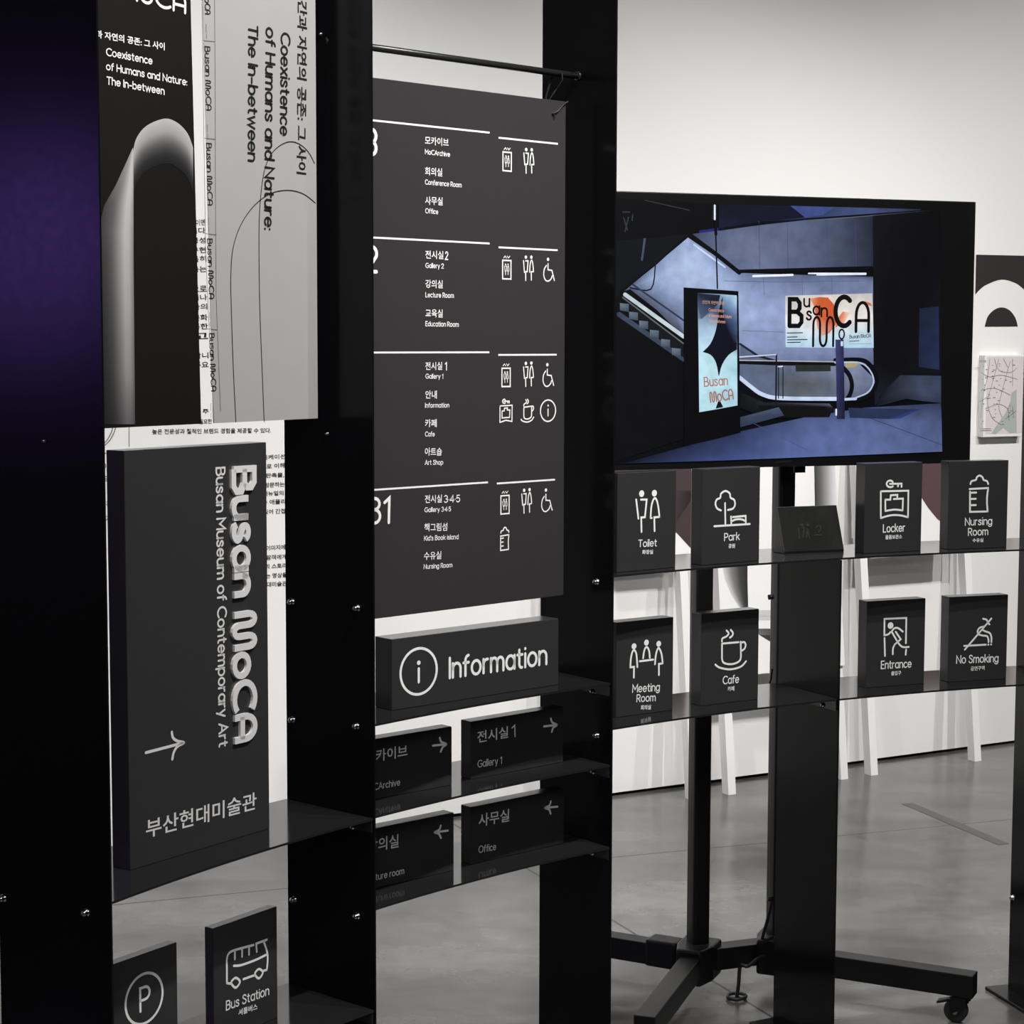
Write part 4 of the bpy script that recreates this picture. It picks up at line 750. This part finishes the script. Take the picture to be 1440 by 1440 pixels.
wr('Busan MoCA', (848, 566), (920, 562), 11, .17, (40, 46, 70)); line([(848, 576), (880, 574)], .002, (90, 100, 120)); line([(848, 585), (920, 584)], .001, (120, 140, 160))
grid([[(800, 570), (828, 570)], [(803, 700), (830, 700)], [(805, 838), (832, 838)]], [[(58, 62, 120), (40, 40, 92)], [(48, 48, 104), (34, 34, 78)], [(40, 44, 84), (22, 24, 44)]]); line([(803, 806), (803, 824)], .004, (230, 236, 250)); pic([(818, 576), (826, 576), (826, 592), (818, 592)], (196, 226, 240))
# light box pillar inside the picture
pic([(288, 394), (473, 407), (480, 884), (400, 905), (290, 930)], (4, 4, 8))
grid([[(335, 412), (400, 416), (467, 421)], [(336, 470), (400, 475), (468, 480)], [(338, 560), (400, 560), (469, 560)], [(339, 640), (400, 640), (469, 640)], [(341, 815), (400, 805), (470, 792)]], [[(40, 48, 70), (110, 150, 190), (176, 222, 240)], [(100, 120, 160), (60, 70, 110), (150, 180, 220)], [(168, 206, 236), (176, 212, 240), (40, 52, 88)], [(180, 228, 244), (178, 226, 242), (168, 220, 238)], [(176, 226, 240), (172, 222, 238), (166, 218, 236)]])
pic([(352, 612)] + [(q.x, q.y) for q in smooth([(352, 612), (378, 585), (395, 545), (404, 500), (412, 450), (420, 424)], 3)] + [(445, 424), (468, 470), (468, 604)] + [(q.x, q.y) for q in smooth([(468, 604), (440, 622), (418, 655), (408, 692)], 3)] + [(q.x, q.y) for q in smooth([(406, 692), (398, 650), (380, 622), (352, 612)], 3)], (12, 14, 28))
grid([[(420, 424), (468, 424)], [(418, 470), (468, 470)], [(430, 520), (468, 520)], [(455, 580), (468, 580)]], [[(120, 160, 200), (176, 220, 238)], [(60, 80, 120), (120, 150, 200)], [(16, 20, 40), (60, 86, 140)], [(12, 14, 28), (34, 50, 90)]])
grid([[(336, 415), (412, 420)], [(336, 450), (405, 450)], [(337, 500), (350, 500)]], [[(34, 40, 60), (24, 30, 50)], [(60, 76, 110), (20, 24, 40)], [(120, 150, 190), (70, 90, 130)]])
pic([(396, 803), (404, 780), (408, 775), (414, 782), (422, 798)], (14, 15, 30))
wr('Busan', (357, 728), (438, 722), 30, .13, (176, 112, 96)); wr('MoCA', (378, 782), (457, 770), 34, .13, (170, 108, 92))
LAY[0] += 1; hangul(sc, f, '인간과 자연의 공존', (351, 449), (425, 454), 12, .012, .0006 + LAY[0] * .00004, None, lin((206, 160, 140)))
for s, p0, p1 in (('Coexistence', (372, 474), (424, 478)), ('of Humans and Nature:', (372, 493), (450, 498)), ('The In-between', (372, 511), (428, 515))): wr(s, p0, p1, 10, .14, (206, 150, 136), G)
line([(393, 120), (396, 200), (402, 398)], .0035, (6, 7, 14)); line([(393, 118), (393, 164)], .0045, (226, 234, 255)); line([(396, 196), (397, 215)], .007, (6, 7, 14))
sc.build('screen', M['screen'], t, vcol=True)

PAx = Vector((.444, 4.50, 0)); PBx = Vector((.643, 4.575, 0))
t = empty('television_stand', (PAx + PBx) / 2, TA, 'black rolling steel stand with two poles and splayed feet under the television', 'stand')
def vbar(name, a, b_, wx, wy, m='stand', bevel=.002): b = MB(); b.bar(a, b_, wx, wy); return b.build(name, M[m], t, bevel=bevel)
g = Face((0, PAx.y, 0), 0); zt = g.at((987, 1322))[1]
for P in (PAx, PBx):
    b = MB(); n = 12; rr = [P + Vector((math.cos(TA) * x - math.sin(TA) * y, math.sin(TA) * x + math.cos(TA) * y, zt - .02)) for x, y in [(.022 * math.copysign(abs(math.cos(a)) ** .4, math.cos(a)), .024 * math.copysign(abs(math.sin(a)) ** .4, math.sin(a))) for a in [2 * math.pi * k / 20 for k in range(20)]]]
    b.prism(rr, (0, 0, 1.72 - zt)); b.build('pole', M['stand'], t)
    b = MB(); d = Vector((math.cos(math.radians(-113)), math.sin(math.radians(-113)), 0)); s = Vector((-d.y, d.x, 0))
    b.prism([P + d * .075 + s * .03 + Vector((0, 0, .048)), P + d * .02 + s * .045 + Vector((0, 0, .048)), P - d * .05 + s * .045 + Vector((0, 0, .048)), P - d * .05 - s * .045 + Vector((0, 0, .048)), P + d * .02 - s * .045 + Vector((0, 0, .048)), P + d * .075 - s * .03 + Vector((0, 0, .048))], (0, 0, zt - .052)); b.build('hub', M['stand'], t, bevel=.006)
zl = .0915
ends = [(PAx, Vector((.13, 4.67, 0))), (PAx, Vector((.285, 4.03, 0))), (PBx, Vector((1.060, 4.315, 0))), (PBx, Vector((.83, 5.02, 0)))]
for P, Q in ends:
    if P is PBx and Q.y < 4.5: P = Vector((.665, 4.513, 0))
    d = (Q - P).normalized(); l = vbar('leg', P + d * .03 + Vector((0, 0, zl)), Q + Vector((0, 0, zl)), .048, .053)
    c = Q - d * .03; b = MB(); ax = Vector((-d.y, d.x, 0))
    b.lathe(c + Vector((0, 0, .027)) - ax * .014 - d * .012, ax, [(.012, 0), (.025, .001), (.027, .005), (.027, .023), (.025, .027), (.012, .028)], 18, M['rubber'])
    b.lathe(c + Vector((0, 0, .027)) - ax * .016 - d * .012, ax, [(.007, 0), (.007, .032)], 10, M['chrome'])
    for sg in (-1, 1): b.prism([c + ax * sg * .019 - d * .02 + Vector((0, 0, .022)), c + ax * sg * .019 + d * .012 + Vector((0, 0, .04)), c + ax * sg * .019 + d * .014 + Vector((0, 0, .063)), c + ax * sg * .019 - d * .022 + Vector((0, 0, .063))], ax * sg * .003, M['stand'])
    b.lathe(c + Vector((0, 0, .054)), (0, 0, 1), [(.022, 0), (.022, .011)], 12, M['stand'])
    b.prism([c - d * .02 + ax * .012 + Vector((0, 0, .05)), c - d * .055 + ax * .01 + Vector((0, 0, .038)), c - d * .055 - ax * .01 + Vector((0, 0, .038)), c - d * .02 - ax * .012 + Vector((0, 0, .05))], (0, 0, .006), M['rubber'])
    b.build('caster', None, t)
d = (PBx - PAx).normalized(); vbar('crossbar', PAx + d * .04 + Vector((0, 0, zl)), PBx - d * .04 + Vector((0, 0, zl)), .048, .053)
d = (ends[0][1] - PAx).normalized(); vbar('brace_block', PAx + d * .045 + Vector((0, 0, zl + .004)), PAx + d * .125 + Vector((0, 0, zl + .004)), .058, .066, bevel=.006)
for z in (1.45, 1.62): vbar('mount_rail', f.P(-.3, z, -.062), f.P(.3, z, -.062), .012, .05)
b = MB(); f.crop(0, 0, 1); vv = f.at((1142, 667)); b.prism([f.P(vv[0] - .0145, vv[1], -.06), f.P(vv[0] + .0145, vv[1], -.06), f.P(vv[0] + .0145, vv[1], -.063), f.P(vv[0] - .0145, vv[1], -.063)], (0, 0, .2)); b.build('mount_hook', M['stand'], t)
g = Face((0, 4.50, 0), 0)
h = lambda x, y, w_=0: g.P(*g.at((x, y)), w_)
b = MB(); b.tube([h(1086, 1263), h(1084, 1275), h(1079, 1295), h(1074, 1312), h(1072, 1320), h(1078, 1322), h(1088, 1318)], .0042, 8); b.tube([h(1080, 1264), h(1088, 1265)], .006, 8); b.tube([h(1080, 840), h(1088, 839)], .006, 8)
b.tube([h(1086, 940), h(1084, 955), h(1082, 962)], .0025, 6); b.build('cable_clip', M['cable'], t, smooth=True)
fe = on_z(1036, 1402, .006); b = MB(); st = h(1088, 1346, -.02); pts = [st, h(1068, 1347, -.0), h(1050, 1353, .03), fe + Vector((.008, 0, .075)), fe + Vector((.004, 0, .03)), fe]
b.tube(smooth(pts, 5), .0045, 8)
b.tube([on_z(1036 + 13 * math.cos(a), 1401 + 4.5 * math.sin(a), .006) for a in [2 * math.pi * k / 16 for k in range(17)]], .0042, 8)
tag(b.build('power_cable', M['cable'], None, fe, smooth=True), 'black power cable looping from the television stand down to the floor', 'cable')
b = MB(); q = [on_z(1268, 1130.5, 0), on_z(1284, 1129.5, 0), on_z(1419, 1186.5, 0), on_z(1404, 1188.5, 0)]; b.prism(q[::-1], (0, 0, .0008)); tag(b.build('floor_tape', M['tape'], None, q[0]), 'dark tape strip stuck diagonally on the concrete floor', 'tape')
